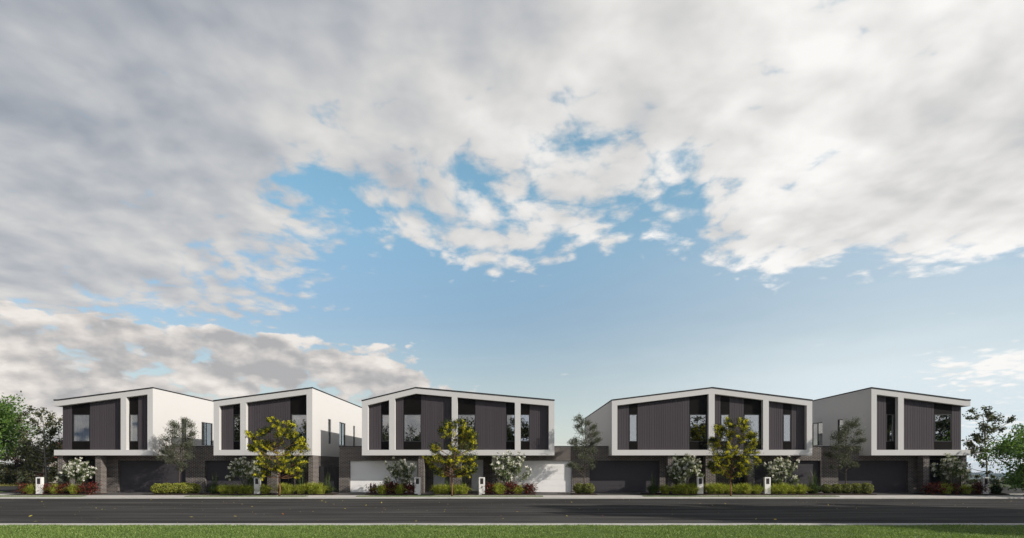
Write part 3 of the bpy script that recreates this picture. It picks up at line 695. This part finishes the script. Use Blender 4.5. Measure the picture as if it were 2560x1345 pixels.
# ------------------------------------------------------------------ trees and plants
def curve_pts(a, b, bend, n=5, rr=None):
    a, b = Vector(a), Vector(b); out = []
    for i in range(n):
        t = i / (n - 1); out.append(a.lerp(b, t) + bend * math.sin(math.pi * t))
    return out
def grow(name, label, cat, group, seed, trunk, blobs, leaf, bark, lm, per=240, spread=1., fl=None, bark_r=.06, loc=(0, 0, 0), limb_from=.3, twig=7, clump=.30, dirup=.25, droop=0.):
    """a tree: trunk polyline (local), crown blobs (x,y,z,r); limbs run from the trunk to the blobs, twigs through them, leaves round the twigs"""
    rr = random.Random(seed); rg = np.random.default_rng(seed)
    root = empty(name, loc, label, cat, group)
    tr = [Vector(p) for p in trunk]; wood = MB(); n = len(tr)
    wood.tube(tr, [bark_r * (1.15 if i == 0 else 1 - .72 * i / (n - 1)) for i in range(n)], 7)
    ln = [0]
    for p, q in zip(tr[:-1], tr[1:]): ln.append(ln[-1] + (q - p).length)
    def at(t):
        s_ = t * ln[-1]
        for i in range(n - 1):
            if s_ <= ln[i + 1]: return tr[i].lerp(tr[i + 1], (s_ - ln[i]) / (ln[i + 1] - ln[i]))
        return tr[-1]
    C, Dv, FC, FD = [], [], [], []
    for (bx, by, bz, br_) in blobs:
        c = Vector((bx, by, bz)); best = None
        for k in range(21):
            t = limb_from + (1 - limb_from) * k / 20; p = at(t); d = c - p
            cost = d.length + max(0, p.z - c.z + .55 * math.hypot(d.x, d.y)) * 1.6
            if best is None or cost < best[0]: best = (cost, t, p)
        _, t, p = best; r0 = bark_r * (1 - .7 * t) * .55
        bend = Vector((rr.uniform(-.1, .1), rr.uniform(-.1, .1), rr.uniform(-.12, .02))) * (c - p).length
        path = curve_pts(p, c, bend, 6); wood.tube(path, [max(r0 * (1 - .75 * i / 5), .006) for i in range(6)], 5)
        for _k in range(twig):
            s0 = path[rr.choice((3, 4, 4, 5))]
            dirn = Vector((rr.gauss(0, 1), rr.gauss(0, 1), rr.gauss(.15, .8))).normalized(); e = c + dirn * br_ * rr.uniform(.55, 1.05)
            e.z -= droop * rr.random() * br_
            tp = curve_pts(s0, e, Vector((rr.uniform(-.05, .05),) * 3), 4); wood.tube(tp, [.011, .008, .006, .004], 3)
            m_ = per // twig; tt = rg.beta(2.2, 1.2, (m_, 1)); a_, b_ = np.array(tp[1]), np.array(tp[3])
            C.append(a_ + (b_ - a_) * tt + rg.normal(size=(m_, 3)) * clump * br_ * spread * np.array([[1, 1, .8]]))
            Dv.append(np.tile(unit((b_ - a_)[None]) * .6 + np.array([[0, 0, dirup]]), (m_, 1)))
            if fl and rr.random() < fl[4]:
                nf = int(fl[1] / twig / fl[4]); tf = rg.uniform(.15, 1.1, (nf, 1)); off = rg.normal(size=3) * clump * br_ * .55
                FC.append(a_ + (b_ - a_) * tf + off + rg.normal(size=(nf, 3)) * fl[3])
    wood.build('trunk', MT[bark], root, smooth=True)
    C = np.concatenate(C); Dv = unit(np.concatenate(Dv))
    cr = link_mesh('crown', polys('crown', leaves(rg, C, leaf[0], leaf[1], Dv, leaf[2]), MT[lm]), root)
    if fl:
        FC = np.concatenate(FC); link_mesh('blossom', polys('blossom', leaves(rg, FC, fl[2], .8), MT[fl[0]]), cr)
    return root
def px3(px, py, Y, oy=0.): return (PX(px, Y), oy, PZ(py, Y))

# blossoming street trees: three, each with its own crown
def wattle(cx, base_px, seed, label, outline, trunk):
    Y = 33.3; bx = PX(base_px, Y); rr = random.Random(seed); bl = []
    for (px, py, r) in outline:
        for k in range(2):
            bl.append((PX(px, Y) - bx + rr.uniform(-.12, .12), rr.uniform(-1.15, 1.15) * (1.0 if r > .3 else .6), PZ(py, Y) + rr.uniform(-.26, .2), r * rr.uniform(.8, 1.1)))
    return grow('wattle_tree', label, 'tree', 'yellow-blossom street trees', seed, [(PX(a, Y) - bx, 0, PZ(b, Y) if b < 1239 else 0) for a, b in trunk], bl, (.085, .28, .35), 'bark_red', 'lf_wattle',
                per=470, fl=('fl_wattle', 420, .046, .036, .62), bark_r=.052, loc=(bx, Y, 0), limb_from=.28, clump=.36, droop=.35)
W1 = [(675, 1055, .26), (693, 1060, .34), (713, 1058, .3), (660, 1072, .3), (648, 1075, .25), (730, 1070, .26), (690, 1085, .45), (720, 1085, .42), (742, 1082, .26), (655, 1100, .4), (627, 1092, .24), (640, 1112, .32),
      (680, 1115, .48), (712, 1115, .48), (742, 1112, .34), (753, 1098, .2), (645, 1135, .34), (672, 1145, .45), (705, 1145, .48), (735, 1140, .36), (750, 1150, .24), (655, 1165, .3), (690, 1172, .36), (718, 1168, .34), (745, 1170, .24), (662, 1180, .22), (735, 1185, .18), (629, 1122, .18)]
wattle(0, 698.5, 11, 'yellow-blossom tree in front of the second townhouse, reddish forked trunk', W1, [(698.5, 1240), (700, 1222), (698, 1200), (699, 1180), (695, 1150), (690, 1110), (692, 1075)])
W2 = [(1118, 1058, .3), (1138, 1055, .34), (1158, 1058, .3), (1100, 1068, .26), (1175, 1072, .26), (1120, 1085, .42), (1150, 1085, .46), (1178, 1090, .34), (1190, 1085, .2), (1095, 1108, .34), (1085, 1118, .26), (1130, 1115, .48), (1160, 1115, .48), (1185, 1105, .28),
      (1092, 1140, .34), (1120, 1145, .45), (1155, 1145, .48), (1178, 1140, .34), (1075, 1152, .2), (1068, 1150, .14), (1105, 1168, .36), (1140, 1170, .4), (1170, 1168, .34), (1190, 1168, .16), (1095, 1180, .22), (1150, 1185, .26), (1178, 1180, .2)]
wattle(0, 1130, 12, 'yellow-blossom tree in front of the middle house with white doors', W2, [(1130, 1240), (1130, 1222), (1129, 1195), (1131, 1170), (1136, 1140), (1138, 1100), (1139, 1070)])
W3 = [(1828, 1055, .3), (1848, 1058, .34), (1868, 1066, .3), (1810, 1066, .3), (1795, 1078, .26), (1880, 1078, .26), (1825, 1085, .46), (1855, 1088, .46), (1880, 1098, .3), (1792, 1105, .4), (1785, 1092, .2), (1820, 1115, .48), (1850, 1118, .48), (1876, 1122, .34),
      (1790, 1138, .4), (1820, 1145, .48), (1850, 1148, .48), (1878, 1148, .32), (1775, 1155, .2), (1800, 1168, .36), (1830, 1172, .4), (1858, 1170, .38), (1880, 1170, .22), (1788, 1180, .2), (1840, 1187, .24), (1778, 1172, .16)]
wattle(0, 1827, 13, 'yellow-blossom tree in front of the fourth townhouse, darker crown', W3, [(1827, 1240), (1826.5, 1222), (1826, 1200), (1829, 1180), (1832, 1150), (1832, 1110), (1835, 1070)])

# slender grey-green trees standing in the box-ball rows
def slender(base, seed, label, outline, trunk, Y=35.55):
    bx = PX(base, Y); rr = random.Random(seed)
    bl = [(PX(px, Y) - bx + rr.uniform(-.06, .06), rr.uniform(-.65, .65), PZ(py, Y), r) for px, py, r in outline for _ in range(2)]
    return grow('slender_tree', label, 'tree', 'slender grey-green trees between garage doors', seed, [(PX(a, Y) - bx, 0, max(PZ(b, Y), .03)) for a, b in trunk], bl, (.095, .24, .55), 'bark_dark', 'lf_grey', per=250, bark_r=.045, loc=(bx, Y, 0),
                limb_from=.22, clump=.52, dirup=.6)
slender(448.5, 21, 'slender grey-green tree rising from the box-ball row left of second townhouse',
  [(462, 1052, .22), (472, 1062, .2), (440, 1062, .22), (452, 1068, .26), (470, 1078, .26), (432, 1078, .26), (448, 1090, .3), (468, 1098, .3), (480, 1085, .16), (425, 1098, .24), (440, 1112, .32), (462, 1118, .32), (478, 1110, .18), (415, 1115, .2), (425, 1130, .26), (448, 1138, .3), (466, 1140, .24), (404, 1128, .14), (412, 1142, .18), (432, 1152, .18), (455, 1160, .2), (440, 1172, .14)],
  [(448.5, 1236), (447.5, 1212), (449, 1180), (450, 1150), (452, 1110), (458, 1065)])
slender(1462, 22, 'slender grey-green tree against the brick between middle and fourth townhouses',
  [(1447, 1045, .2), (1452, 1058, .24), (1442, 1066, .2), (1472, 1056, .18), (1480, 1068, .2), (1455, 1080, .28), (1476, 1088, .28), (1492, 1082, .18), (1438, 1100, .2), (1430, 1106, .16), (1458, 1106, .28), (1482, 1108, .26), (1496, 1100, .14), (1440, 1118, .18), (1465, 1128, .28), (1484, 1126, .2), (1450, 1140, .2), (1472, 1150, .24), (1430, 1160, .18), (1438, 1165, .2), (1422, 1162, .1), (1478, 1166, .16), (1455, 1172, .12)],
  [(1462, 1236), (1461, 1212), (1459, 1185), (1463, 1150), (1460, 1110), (1454, 1060)])
slender(2113, 23, 'slender grey-green tree before the shaded wall of the far right townhouse',
  [(2128, 1052, .22), (2118, 1062, .22), (2138, 1062, .22), (2105, 1070, .2), (2098, 1082, .24), (2122, 1080, .3), (2142, 1082, .24), (2088, 1092, .2), (2110, 1100, .32), (2134, 1102, .28), (2146, 1100, .14), (2095, 1112, .26), (2082, 1120, .18), (2115, 1122, .3), (2135, 1122, .22), (2078, 1134, .18), (2095, 1138, .24), (2118, 1145, .26), (2130, 1140, .16), (2100, 1158, .2), (2122, 1160, .2), (2090, 1168, .1), (2132, 1164, .1)],
  [(2113, 1236), (2114, 1212), (2114.5, 1180), (2112, 1150), (2115, 1110), (2122, 1070)])

# slim broad-leaved trees at both ends
def endtree(base, seed, label, outline, trunk, Y=39.5):
    bx = PX(base, Y); rr = random.Random(seed)
    bl = [(PX(px, Y) - bx + rr.uniform(-.1, .1), rr.uniform(-1.0, 1.0), PZ(py, Y), r) for px, py, r in outline for _ in range(2)]
    return grow('young_tree', label, 'tree', None, seed, [(PX(a, Y) - bx, 0, (-.32 if b > 1230 else PZ(b, Y))) for a, b in trunk], bl, (.14, .55, .2), 'bark_grey', 'lf_dark', per=85, bark_r=.07, loc=(bx, Y, 0), limb_from=.3, clump=.33, dirup=.1)
O1 = [(98, 1026, .28), (85, 1034, .24), (118, 1040, .34), (130, 1046, .26), (80, 1052, .3), (105, 1058, .4), (140, 1060, .28), (72, 1078, .36), (98, 1084, .42), (125, 1080, .42), (148, 1078, .24), (70, 1102, .34), (110, 1108, .4), (140, 1102, .34), (82, 1124, .36), (118, 1132, .36), (145, 1122, .24), (70, 1138, .26), (95, 1150, .3), (80, 1165, .24), (130, 1150, .2)]
endtree(116, 31, 'slim pale-trunked tree at the left end, left of the far left townhouse', O1, [(117, 1234), (116, 1200), (114, 1160), (111, 1120), (110, 1075), (106, 1040)])
O2 = [(2452, 1024, .26), (2478, 1034, .26), (2440, 1042, .28), (2466, 1048, .38), (2496, 1042, .28), (2510, 1050, .2), (2432, 1066, .3), (2455, 1074, .4), (2486, 1072, .36), (2506, 1070, .24), (2424, 1090, .26), (2446, 1102, .36), (2474, 1100, .34), (2414, 1100, .16), (2432, 1120, .3), (2456, 1130, .28), (2480, 1126, .2), (2420, 1110, .2), (2440, 1144, .24), (2432, 1162, .2), (2446, 1180, .16), (2470, 1192, .12)]
endtree(2470, 32, 'slim bare-stemmed tree behind the letterbox at the far right', O2, [(2470, 1234), (2468, 1190), (2466, 1150), (2463, 1110), (2462, 1070), (2456, 1035)])

# full green trees at the edges of the picture and along the near side of the street
def broad(label, loc, H, r, seed, zlow, lm='lf_bright', name='green_tree', leaf=.13, n=46, per=420, group=None, squash=1., barkr=.14, cat='tree'):
    rr = random.Random(seed); bl = []; zc = (H + zlow) / 2; hh = (H - zlow) / 2
    while len(bl) < n:
        x, y, z = rr.uniform(-1, 1), rr.uniform(-1, 1), rr.uniform(-1, 1); d = x * x + y * y + z * z
        if d > 1 or d < .16 or rr.random() < .12: continue
        k = rr.uniform(.86, 1.06); bl.append((x * r * k, y * r * k * squash, zc + z * hh * k, r * rr.uniform(.16, .27)))
    return grow(name, label, cat, group, seed, [(0, 0, -.2), (.05, .02, H * .2), (-.06, .05, H * .4), (.08, 0, H * .62), (0, 0, H * .9)], bl, (leaf, .5, .2), 'bark_dark', lm, per=per, bark_r=barkr, loc=loc, limb_from=.12, clump=.36, dirup=.1)
broad('bright green leafy tree cut off by the left edge', (-39.6, 38.7, 0), 8.0, 4.4, 41, 2.0, n=56, leaf=.18, per=500)
struct('verge', MB().box(-43, -37, 37.2, 40.4, -.2, .006), MT['lawnbase'])
broad('bright green tree with low drooping branches at the right edge', (33.0, 33.9, 0), 4.5, 3.2, 42, .05, n=42, leaf=.16, per=460)
SH = 'tall trees on the near side of the road'
for i, (x, y, H, r, zl) in enumerate(((36.0, 8.4, 19.5, 3.4, 10.2), (38.5, 12.2, 16.5, 3.4, 8.4), (38.0, 4.6, 15.0, 3.0, 8.0), (44.0, 8.6, 15.5, 3.4, 7.0))):
    broad('tall leafy tree shading the right part of the road from the near side', (x, y, -.2), H, r, 50 + i, zl, lm='lf_dark', name='shade_tree', leaf=.50, n=70, per=300, group=SH, barkr=.26)
BK = 'trees across the street reflected in the windows'
bt = None
for i, (x, y, s_, rz) in enumerate(((-45, -14, 1., 1.9), (-31, -17, .85, 0), (-22, -16, .8, 2.4), (-15, -19, .8, .7), (-6, -15, .9, 1.1), (2, -18, .95, 4.), (30, -16, .95, 3.), (60, -15, 1., 5.), (69, -17, 1.05, .9))):
    if bt is None: bt = o = broad('tall dark tree across the street, seen as a reflection in the upper windows', (x, y, -.3), 11.5, 4.4, 60, 3.6, lm='lf_dark', name='street_tree', leaf=.38, n=40, per=130, group=BK, barkr=.2)
    else: o = copy_tree(bt)
    o.location = (x, y, -.3); o.scale = (s_,) * 3; o.rotation_euler.z = rz

# dark wood beyond the side street on the left
def bush(name, label, x, y, H, r, seed, lm, group, leaf=.2, n=22, per=240, zlow=-.1):
    return broad(label, (x, y, -.25), H, r, seed, zlow, lm=lm, name=name, leaf=leaf, n=n, per=per, group=group, barkr=.09, cat='bush' if 'bush' in name else 'tree')
G1 = 'dark bushes beyond the side street'
bush('dark_bush', 'dark green bush at the left edge beyond the side street', -54.2, 57, 4.5, 2.6, 70, 'lf_bush', G1)
bush('dark_bush', 'maroon-leaved bush among dark bushes beyond the side street', -51.0, 58.5, 4.0, 2.3, 71, 'lf_maroon', G1)
bush('dark_bush', 'olive bush behind the pale trunk at the left end', -48.4, 56.5, 4.8, 2.4, 72, 'lf_bush', G1)
bush('dark_bush', 'low dark bush between the slim tree and the far left townhouse', -45.8, 58, 4.2, 2.3, 73, 'lf_bush', G1)
bush('dark_bush', 'tall dark bush at the back left, against the sky beside the eave', -50.2, 63, 5.6, 2.8, 74, 'lf_bush', G1, n=26)
bush('dark_bush', 'dark bush at the back, farthest left', -57.0, 63, 5.6, 3.0, 75, 'lf_bush', G1, n=26)
n = 9000; P = np.stack([-120 + 78 * rng.random(n), 53.4 + 2.2 * rng.random(n), np.full(n, -.25)], 1)
tag(link_mesh('dry_grass', polys('dry_grass', blades(rng, P, .5, .25, .04), MT['lf_dry'])), 'yellowish long grass along the far side of the side street', 'grass', kind='stuff')
# little red-roofed house far behind on the left
rh = empty('cottage', (-60.6, 76, -.3), 'small far house with dark red roof, behind the left eave', 'house')
MB().box(-4, 4, -3, 3, 0, 3.4).build('wall', MT['cream'], rh)
rf = MB(); rf.v = [(-4.4, -3.4, 3.4), (4.4, -3.4, 3.4), (4.4, 3.4, 3.4), (-4.4, 3.4, 3.4), (-2.5, 0, 5.6), (2.5, 0, 5.6)]; rf.f = [(0, 1, 5, 4), (1, 2, 5), (2, 3, 4, 5), (3, 0, 4), (3, 2, 1, 0)]
rf.build('roof', MT['redroof'], rh)
wn_ = MB().box(-2, -.8, -3.04, -2.99, 1, 2.2).build('window', MT['frame'], rh); MB().box(-1.92, -.88, -3.06, -3.041, 1.08, 2.12).build('pane', MT['glass'], wn_)
# far wood and hills
def ridge(name, Y, x0, x1, fn, m, depth, step):
    mb = MB(); xs_ = np.arange(x0, x1 + step, step)
    prof = [(x, fn(x)) for x in xs_]; k = len(prof); rows_ = ((0, -.0), (.35, .75), (.6, 1.), (1., .2)); base = gz(x0 + (x1 - x0) / 2, Y) - 8
    for dy_, hz in rows_:
        for x, z in prof: mb.v.append((x, Y + dy_ * depth, base + (z - base) * hz))
    for j in range(3):
        for i in range(k - 1): mb.f.append((j * k + i, j * k + i + 1, (j + 1) * k + i + 1, (j + 1) * k + i))
    return struct(name, mb, m, smooth=True)
def wob(x, s, a): return a * (math.sin(x / s) + .5 * math.sin(x / s * 2.3 + 1) + .25 * math.sin(x / s * 5.1 + 2))
ridge('hills', 1900, 900, 3200, lambda x: -19 + wob(x, 210, 3) + wob(x, 34, .8), MT['hill'], 700, 20)
rb = np.random.default_rng(77); n = 1500
TX = 70 + 110 * rb.random(n); TY = 118 + 30 * rb.random(n); TZ = np.array([gz(a, b) for a, b in zip(TX, TY)]); hh_ = np.array([max(.6, PZ(1203 + 5 * math.sin(a / 3.1) + 3 * math.sin(a * .9), b) - z) for a, b, z in zip(TX, TY, TZ)])
k = 26; C = np.stack([TX, TY, TZ], 1)[:, None, :] + np.concatenate([rb.normal(size=(n, k, 2)) * .9, (rb.random((n, k, 1)) * hh_[:, None, None])], 2)
tag(link_mesh('far_wood', polys('far_wood', leaves(rb, C.reshape(-1, 3), .8, .7), MT['lf_bush'])), 'far dark treeline down the slope at the right', 'wood', kind='stuff')

# white-flowering shrubs
def oleander(seed):
    rr = random.Random(seed); rg = np.random.default_rng(seed); root = empty('flowering_shrub', (0, 0, 0), 'x', 'shrub', 'white-flowering shrubs in the front beds')
    wood = MB(); C, Dv, FC = [], [], []
    for k in range(19):
        a = k * 2.399 + rr.uniform(-.3, .3); sp = (.12 + .98 * math.sqrt(k / 18)); hx, hy = math.cos(a) * sp, math.sin(a) * sp * .55
        top = Vector((hx, hy, 1.05 + .95 * math.sqrt(max(0, 1 - (sp / 1.2) ** 2)) + rr.uniform(-.22, .12)))
        if k % 6 == 5: top.z = rr.uniform(.7, 1.15); top.x *= 1.15
        st = Vector((hx * .08, hy * .08, .0)); mid = st.lerp(top, .5) + Vector((-hx * .14, 0, .08))
        wood.tube([st, st.lerp(mid, .5), mid, mid.lerp(top, .6), top], [.022, .019, .015, .010, .006], 5)
        for j in range(6):
            s0 = mid.lerp(top, rr.uniform(.0, .9)); e = s0 + Vector((rr.gauss(0, .2), rr.gauss(0, .16), rr.uniform(.08, .36)))
            wood.tube([s0, s0.lerp(e, .5), e], [.008, .006, .004], 3)
            m_ = 40; t_ = rg.random((m_, 1)); s_, e_ = np.array(s0), np.array(e)
            C.append(s_ + (e_ - s_) * t_ + rg.normal(size=(m_, 3)) * .075); Dv.append(np.tile(np.array([[0, 0, .5]]) + unit((e_ - s_)[None]), (m_, 1)))
            if rr.random() < .95:
                c = e_ + rg.normal(size=3) * .03 + np.array([0, 0, .03]); FC.append(c + rg.normal(size=(16, 3)) * np.array([[.042, .042, .034]]))
            if rr.random() < .45:
                c = (s_ + e_) / 2 + rg.normal(size=3) * .09; FC.append(c + rg.normal(size=(10, 3)) * .034)
    wood.build('stems', MT['bark_grey'], root, smooth=True)
    link_mesh('foliage', polys('foliage', leaves(rg, np.concatenate(C), .13, .22, unit(np.concatenate(Dv)), .5), MT['lf_ole']), root)
    link_mesh('flowers', polys('flowers', leaves(rg, np.concatenate(FC), .088, .85), MT['fl_white']), root)
    return root
OL = [oleander(101), oleander(102), oleander(103)]
ols = [(188, 0, 0, 1.0, 1, 'white-flowering shrub in front of the far left townhouse'), (615, 1, .2, 1.0, 1, 'white-flowering shrub left of the first yellow-blossom tree'),
       (1003, 2, .3, .98, 1, 'white-flowering shrub against the left white garage door'), (1274, 0, 3.3, 1.18, 1, 'white-flowering shrub against the right white garage door'),
       (1709, 1, 2.9, 1.08, 1, 'white-flowering shrub left of the third yellow-blossom tree'), (1951, 2, 3.0, 1.02, 1, 'white-flowering shrub right of the third yellow-blossom tree, before a dark garage'),
       (2381, 0, 1.6, 1.12, 1, 'white-flowering shrub in front of the far right townhouse')]
used = set()
for px, k, rz, sc, _, lab in ols:
    o = OL[k] if k not in used else copy_tree(OL[k]); used.add(k)
    o.location = (PX(px, 35.55), 35.55, .07); o.rotation_euler.z = rz; o.scale = (sc, sc, sc * 1.08); o['label'] = lab

# box balls
def ball(seed, lm):
    rg = np.random.default_rng(seed); root = empty('box_ball', (0, 0, 0), 'x', 'hedge ball')
    n = 2600; d = unit(rg.normal(size=(n, 3))); lump = 1 + .06 * np.sin(5 * d[:, :1] + seed) * np.sin(6 * d[:, 1:2]) + .05 * np.sin(9 * d[:, 2:3] + 4 * d[:, :1])
    r = .40 * lump * (1 - .10 * rg.random((n, 1)) ** 2); C = d * r * np.array([[1, 1, .86]]) + np.array([[0, 0, .36]]); C[:, 2] = np.maximum(C[:, 2], .02)
    link_mesh('foliage', polys('foliage', leaves(rg, C, .055, .62, d, .25), MT[lm]), root)
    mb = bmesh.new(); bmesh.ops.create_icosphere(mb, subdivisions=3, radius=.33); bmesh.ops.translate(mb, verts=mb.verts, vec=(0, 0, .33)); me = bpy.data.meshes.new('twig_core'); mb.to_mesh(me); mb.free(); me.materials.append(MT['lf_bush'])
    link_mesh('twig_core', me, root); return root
BA, BB = ball(201, 'lf_ball'), ball(202, 'lf_ball_b')
fb = set()
ordn = ['first', 'second', 'third', 'fourth', 'fifth']
for k, px in enumerate((395, 417, 439, 462, 484)):
    o = BA if 'a' not in fb else copy_tree(BA); fb.add('a'); Y = 35.2 + .12 * k
    o.location = (PX(px, Y), Y, .05); o.rotation_euler.z = k * 1.7; s_ = (.98, 1.02, 1., 1.08, .98)[k]; o.scale = (s_ * 1.05, s_, s_ * .98)
    o['label'] = f'{ordn[k]} from the left of five yellow-green box balls under the first slender tree'; o['group'] = 'yellow-green box balls left of the second townhouse'
for k, (px, w_) in enumerate(((1448, 'left'), (1472, 'right'))):
    o = BB if 'b' not in fb else copy_tree(BB); fb.add('b'); Y = 35.45 - .25 * k
    o.location = (PX(px, Y), Y, .05); o.rotation_euler.z = k * 2.1; o.scale = (1.0, 1., .98)
    o['label'] = f'{w_} one of two box balls under the slender tree right of the middle house'; o['group'] = 'pair of box balls by the middle house'
for k, px in enumerate((2066, 2092, 2117, 2141, 2165)):
    o = copy_tree(BB); Y = 35.75 - .13 * k
    o.location = (PX(px, Y), Y, .05); o.rotation_euler.z = k * 1.3 + .5; s_ = .92 + .035 * k; o.scale = (s_, s_, s_ * .95)
    o['label'] = f'{ordn[k]} from the left of five box balls in front of the far right garage door'; o['group'] = 'box balls before the far right townhouse'

# grass tufts, dark mounds with tall stalks, red shrubs
def tuft(seed, n, h, lean, w_, m, name, cat, rad=.12, stalks=0):
    rg = np.random.default_rng(seed); root = empty(name, (0, 0, 0), 'x', cat)
    a = rg.uniform(0, 6.28, n); r = rad * np.sqrt(rg.random(n)); P = np.stack([np.cos(a) * r, np.sin(a) * r, np.zeros(n)], 1)
    link_mesh('blades', polys('blades', blades(rg, P, h, lean, w_), MT[m]), root)
    if stalks:
        a = rg.uniform(0, 6.28, stalks); P = np.stack([np.cos(a) * .1, np.sin(a) * .1, np.zeros(stalks)], 1)
        link_mesh('stalks', polys('stalks', blades(rg, P, 1.5, .45, .022), MT[m]), root)
    return root
TU = [tuft(301 + i, 520, .66, .70, .030, 'lf_tuft', 'grass_tuft', 'grass tuft', .24) for i in range(3)]
RE = [tuft(311 + i, 620, .60, .66, .018, 'lf_reed', 'dark_tuft', 'grass tuft', .22, 30) for i in range(2)]
def redshrub(seed):
    rg = np.random.default_rng(seed); root = empty('red_shrub', (0, 0, 0), 'x', 'shrub'); n = 900
    C = rg.normal(size=(n, 3)) * np.array([[.20, .16, .15]]) + np.array([[0, 0, .32]]); C[:, 2] = np.clip(C[:, 2], .03, .66)
    C += .05 * np.sin(C[:, ::-1] * 21)
    link_mesh('foliage', polys('foliage', leaves(rg, C, .085, .5, np.tile([[0, 0, 1.]], (n, 1)), .25), MT['lf_red']), root)
    st = MB()
    for k in range(9):
        a = k * .7; st.tube([(0.04 * math.cos(a), .04 * math.sin(a), 0), (.12 * math.cos(a), .12 * math.sin(a), .22), (.2 * math.cos(a), .2 * math.sin(a), .45)], [.008, .006, .004], 4)
    st.build('stems', MT['bark_dark'], root); return root
RS = [redshrub(321), redshrub(322)]
first = {}
def plant(protos, k, px, Y, sc, label, group, rz):
    p = protos[k % len(protos)]; o = copy_tree(p) if p.name in first else p; first[p.name] = 1
    o.location = (PX(px, Y), Y, .06); o.rotation_euler.z = rz; o.scale = (sc, sc, sc * 1.08); o['label'] = label; o['group'] = group
rr = random.Random(9); cnt = [0]
def bed(protos, where, what, group, items, Y=35.15, sc=1.):
    n = len(items)
    for k, px in enumerate(items):
        w_ = ('the ' if n == 1 else ('left ' if k == 0 else 'right ') if n == 2 else ordn[k] + ' ') 
        lab = (f'{what} {where}' if n == 1 else f'{w_}of two {what}s {where}' if n == 2 else f'{w_}of the {n} {what}s {where}')
        cnt[0] += 1; plant(protos, cnt[0], px, Y + rr.uniform(-.08, .12), sc * rr.uniform(.9, 1.1), lab, group, rr.uniform(0, 6.28))
RG, TG, DG = 'red-leaved shrubs in the beds', 'yellow-green grass tufts in the beds', 'dark grass mounds in the beds'
bed(RS, 'left of the far left letterbox', 'red shrub', RG, [63])
bed(TU, 'left of the far left letterbox', 'grass tuft', TG, [78])
bed(RS, 'in the bed before the far left townhouse', 'red shrub', RG, [114, 127, 160, 205, 226])
bed(TU, 'in the bed before the far left townhouse', 'grass tuft', TG, [140, 187])
bed(RE, 'left of the garage grass tufts of the second townhouse', 'dark tall-stalked mound', DG, [536], 35.3, 1.05)
bed(TU, 'left of the second letterbox from the left', 'grass tuft', TG, [560, 582, 605, 624])
bed(TU, 'between the second letterbox and the first yellow-blossom tree', 'grass tuft', TG, [664])
bed(TU, 'right of the first yellow-blossom trunk', 'grass tuft', TG, [708, 724, 753, 781, 800], sc=1.05)
bed(RE, 'behind the tufts under the brick corner pier', 'dark tall-stalked mound', DG, [752, 820], 35.75, 1.08)
bed(RS, 'before the left white garage door', 'red shrub', RG, [932, 971, 986, 1018, 1030])
bed(TU, 'before the left white garage door', 'grass tuft', TG, [955, 1000])
bed(TU, 'around the central yellow-blossom trunk', 'grass tuft', TG, [1095, 1113, 1138, 1158], sc=.95)
bed(RE, 'behind the central tufts beside the white doors', 'dark tall-stalked mound', DG, [1117, 1156], 35.75, .9)
bed(RS, 'before the right white garage door', 'red shrub', RG, [1224, 1270, 1283, 1316, 1328])
bed(TU, 'before the right white garage door', 'grass tuft', TG, [1250, 1295])
bed(RE, 'at the left end of the fourth townhouse bed', 'dark tall-stalked mound', DG, [1632], 35.3, 1.05)
bed(TU, 'left of the letterbox near the fourth townhouse', 'grass tuft', TG, [1663, 1690, 1712, 1732])
bed(TU, 'under the third yellow-blossom tree', 'grass tuft', TG, [1780, 1800, 1822, 1845, 1866], 35.3)
bed(TU, 'left of the letterbox beside the dark garage', 'grass tuft', TG, [1892], 35.3)
bed(TU, 'between the sixth letterbox and the dark end mound', 'grass tuft', TG, [1935, 1957, 1980, 2003])
bed(RE, 'at the right end of the fourth townhouse bed', 'dark tall-stalked mound', DG, [2032], 35.3, 1.08)
bed(RS, 'in the bed before the far right townhouse', 'red shrub', RG, [2327, 2345, 2382, 2438, 2450])
bed(TU, 'in the bed before the far right townhouse', 'grass tuft', TG, [2364, 2414])
bed(RE, 'right of the far right letterbox', 'dark tall-stalked mound', DG, [2490], 35.3, 1.)
for protos in (TU, RE, RS):
    for p in protos:
        if p.name not in first:
            for c in list(p.children): bpy.data.objects.remove(c)
            bpy.data.objects.remove(p)

# ------------------------------------------------------------------ air
hm = bpy.data.materials.new('haze'); hm.use_nodes = True; ht = hm.node_tree; ht.nodes.clear()
pv = N(ht, 'ShaderNodeVolumePrincipled'); pv.inputs['Color'].default_value = (.50, .66, .86, 1); pv.inputs['Density'].default_value = .00013; pv.inputs['Anisotropy'].default_value = .2
L(ht, pv.outputs[0], N(ht, 'ShaderNodeOutputMaterial').inputs['Volume'])
tag(MB().box(-3400, 3700, -700, 4500, -62, 27).build('haze', hm), 'thin blue haze over the far hills', 'haze', kind='stuff')
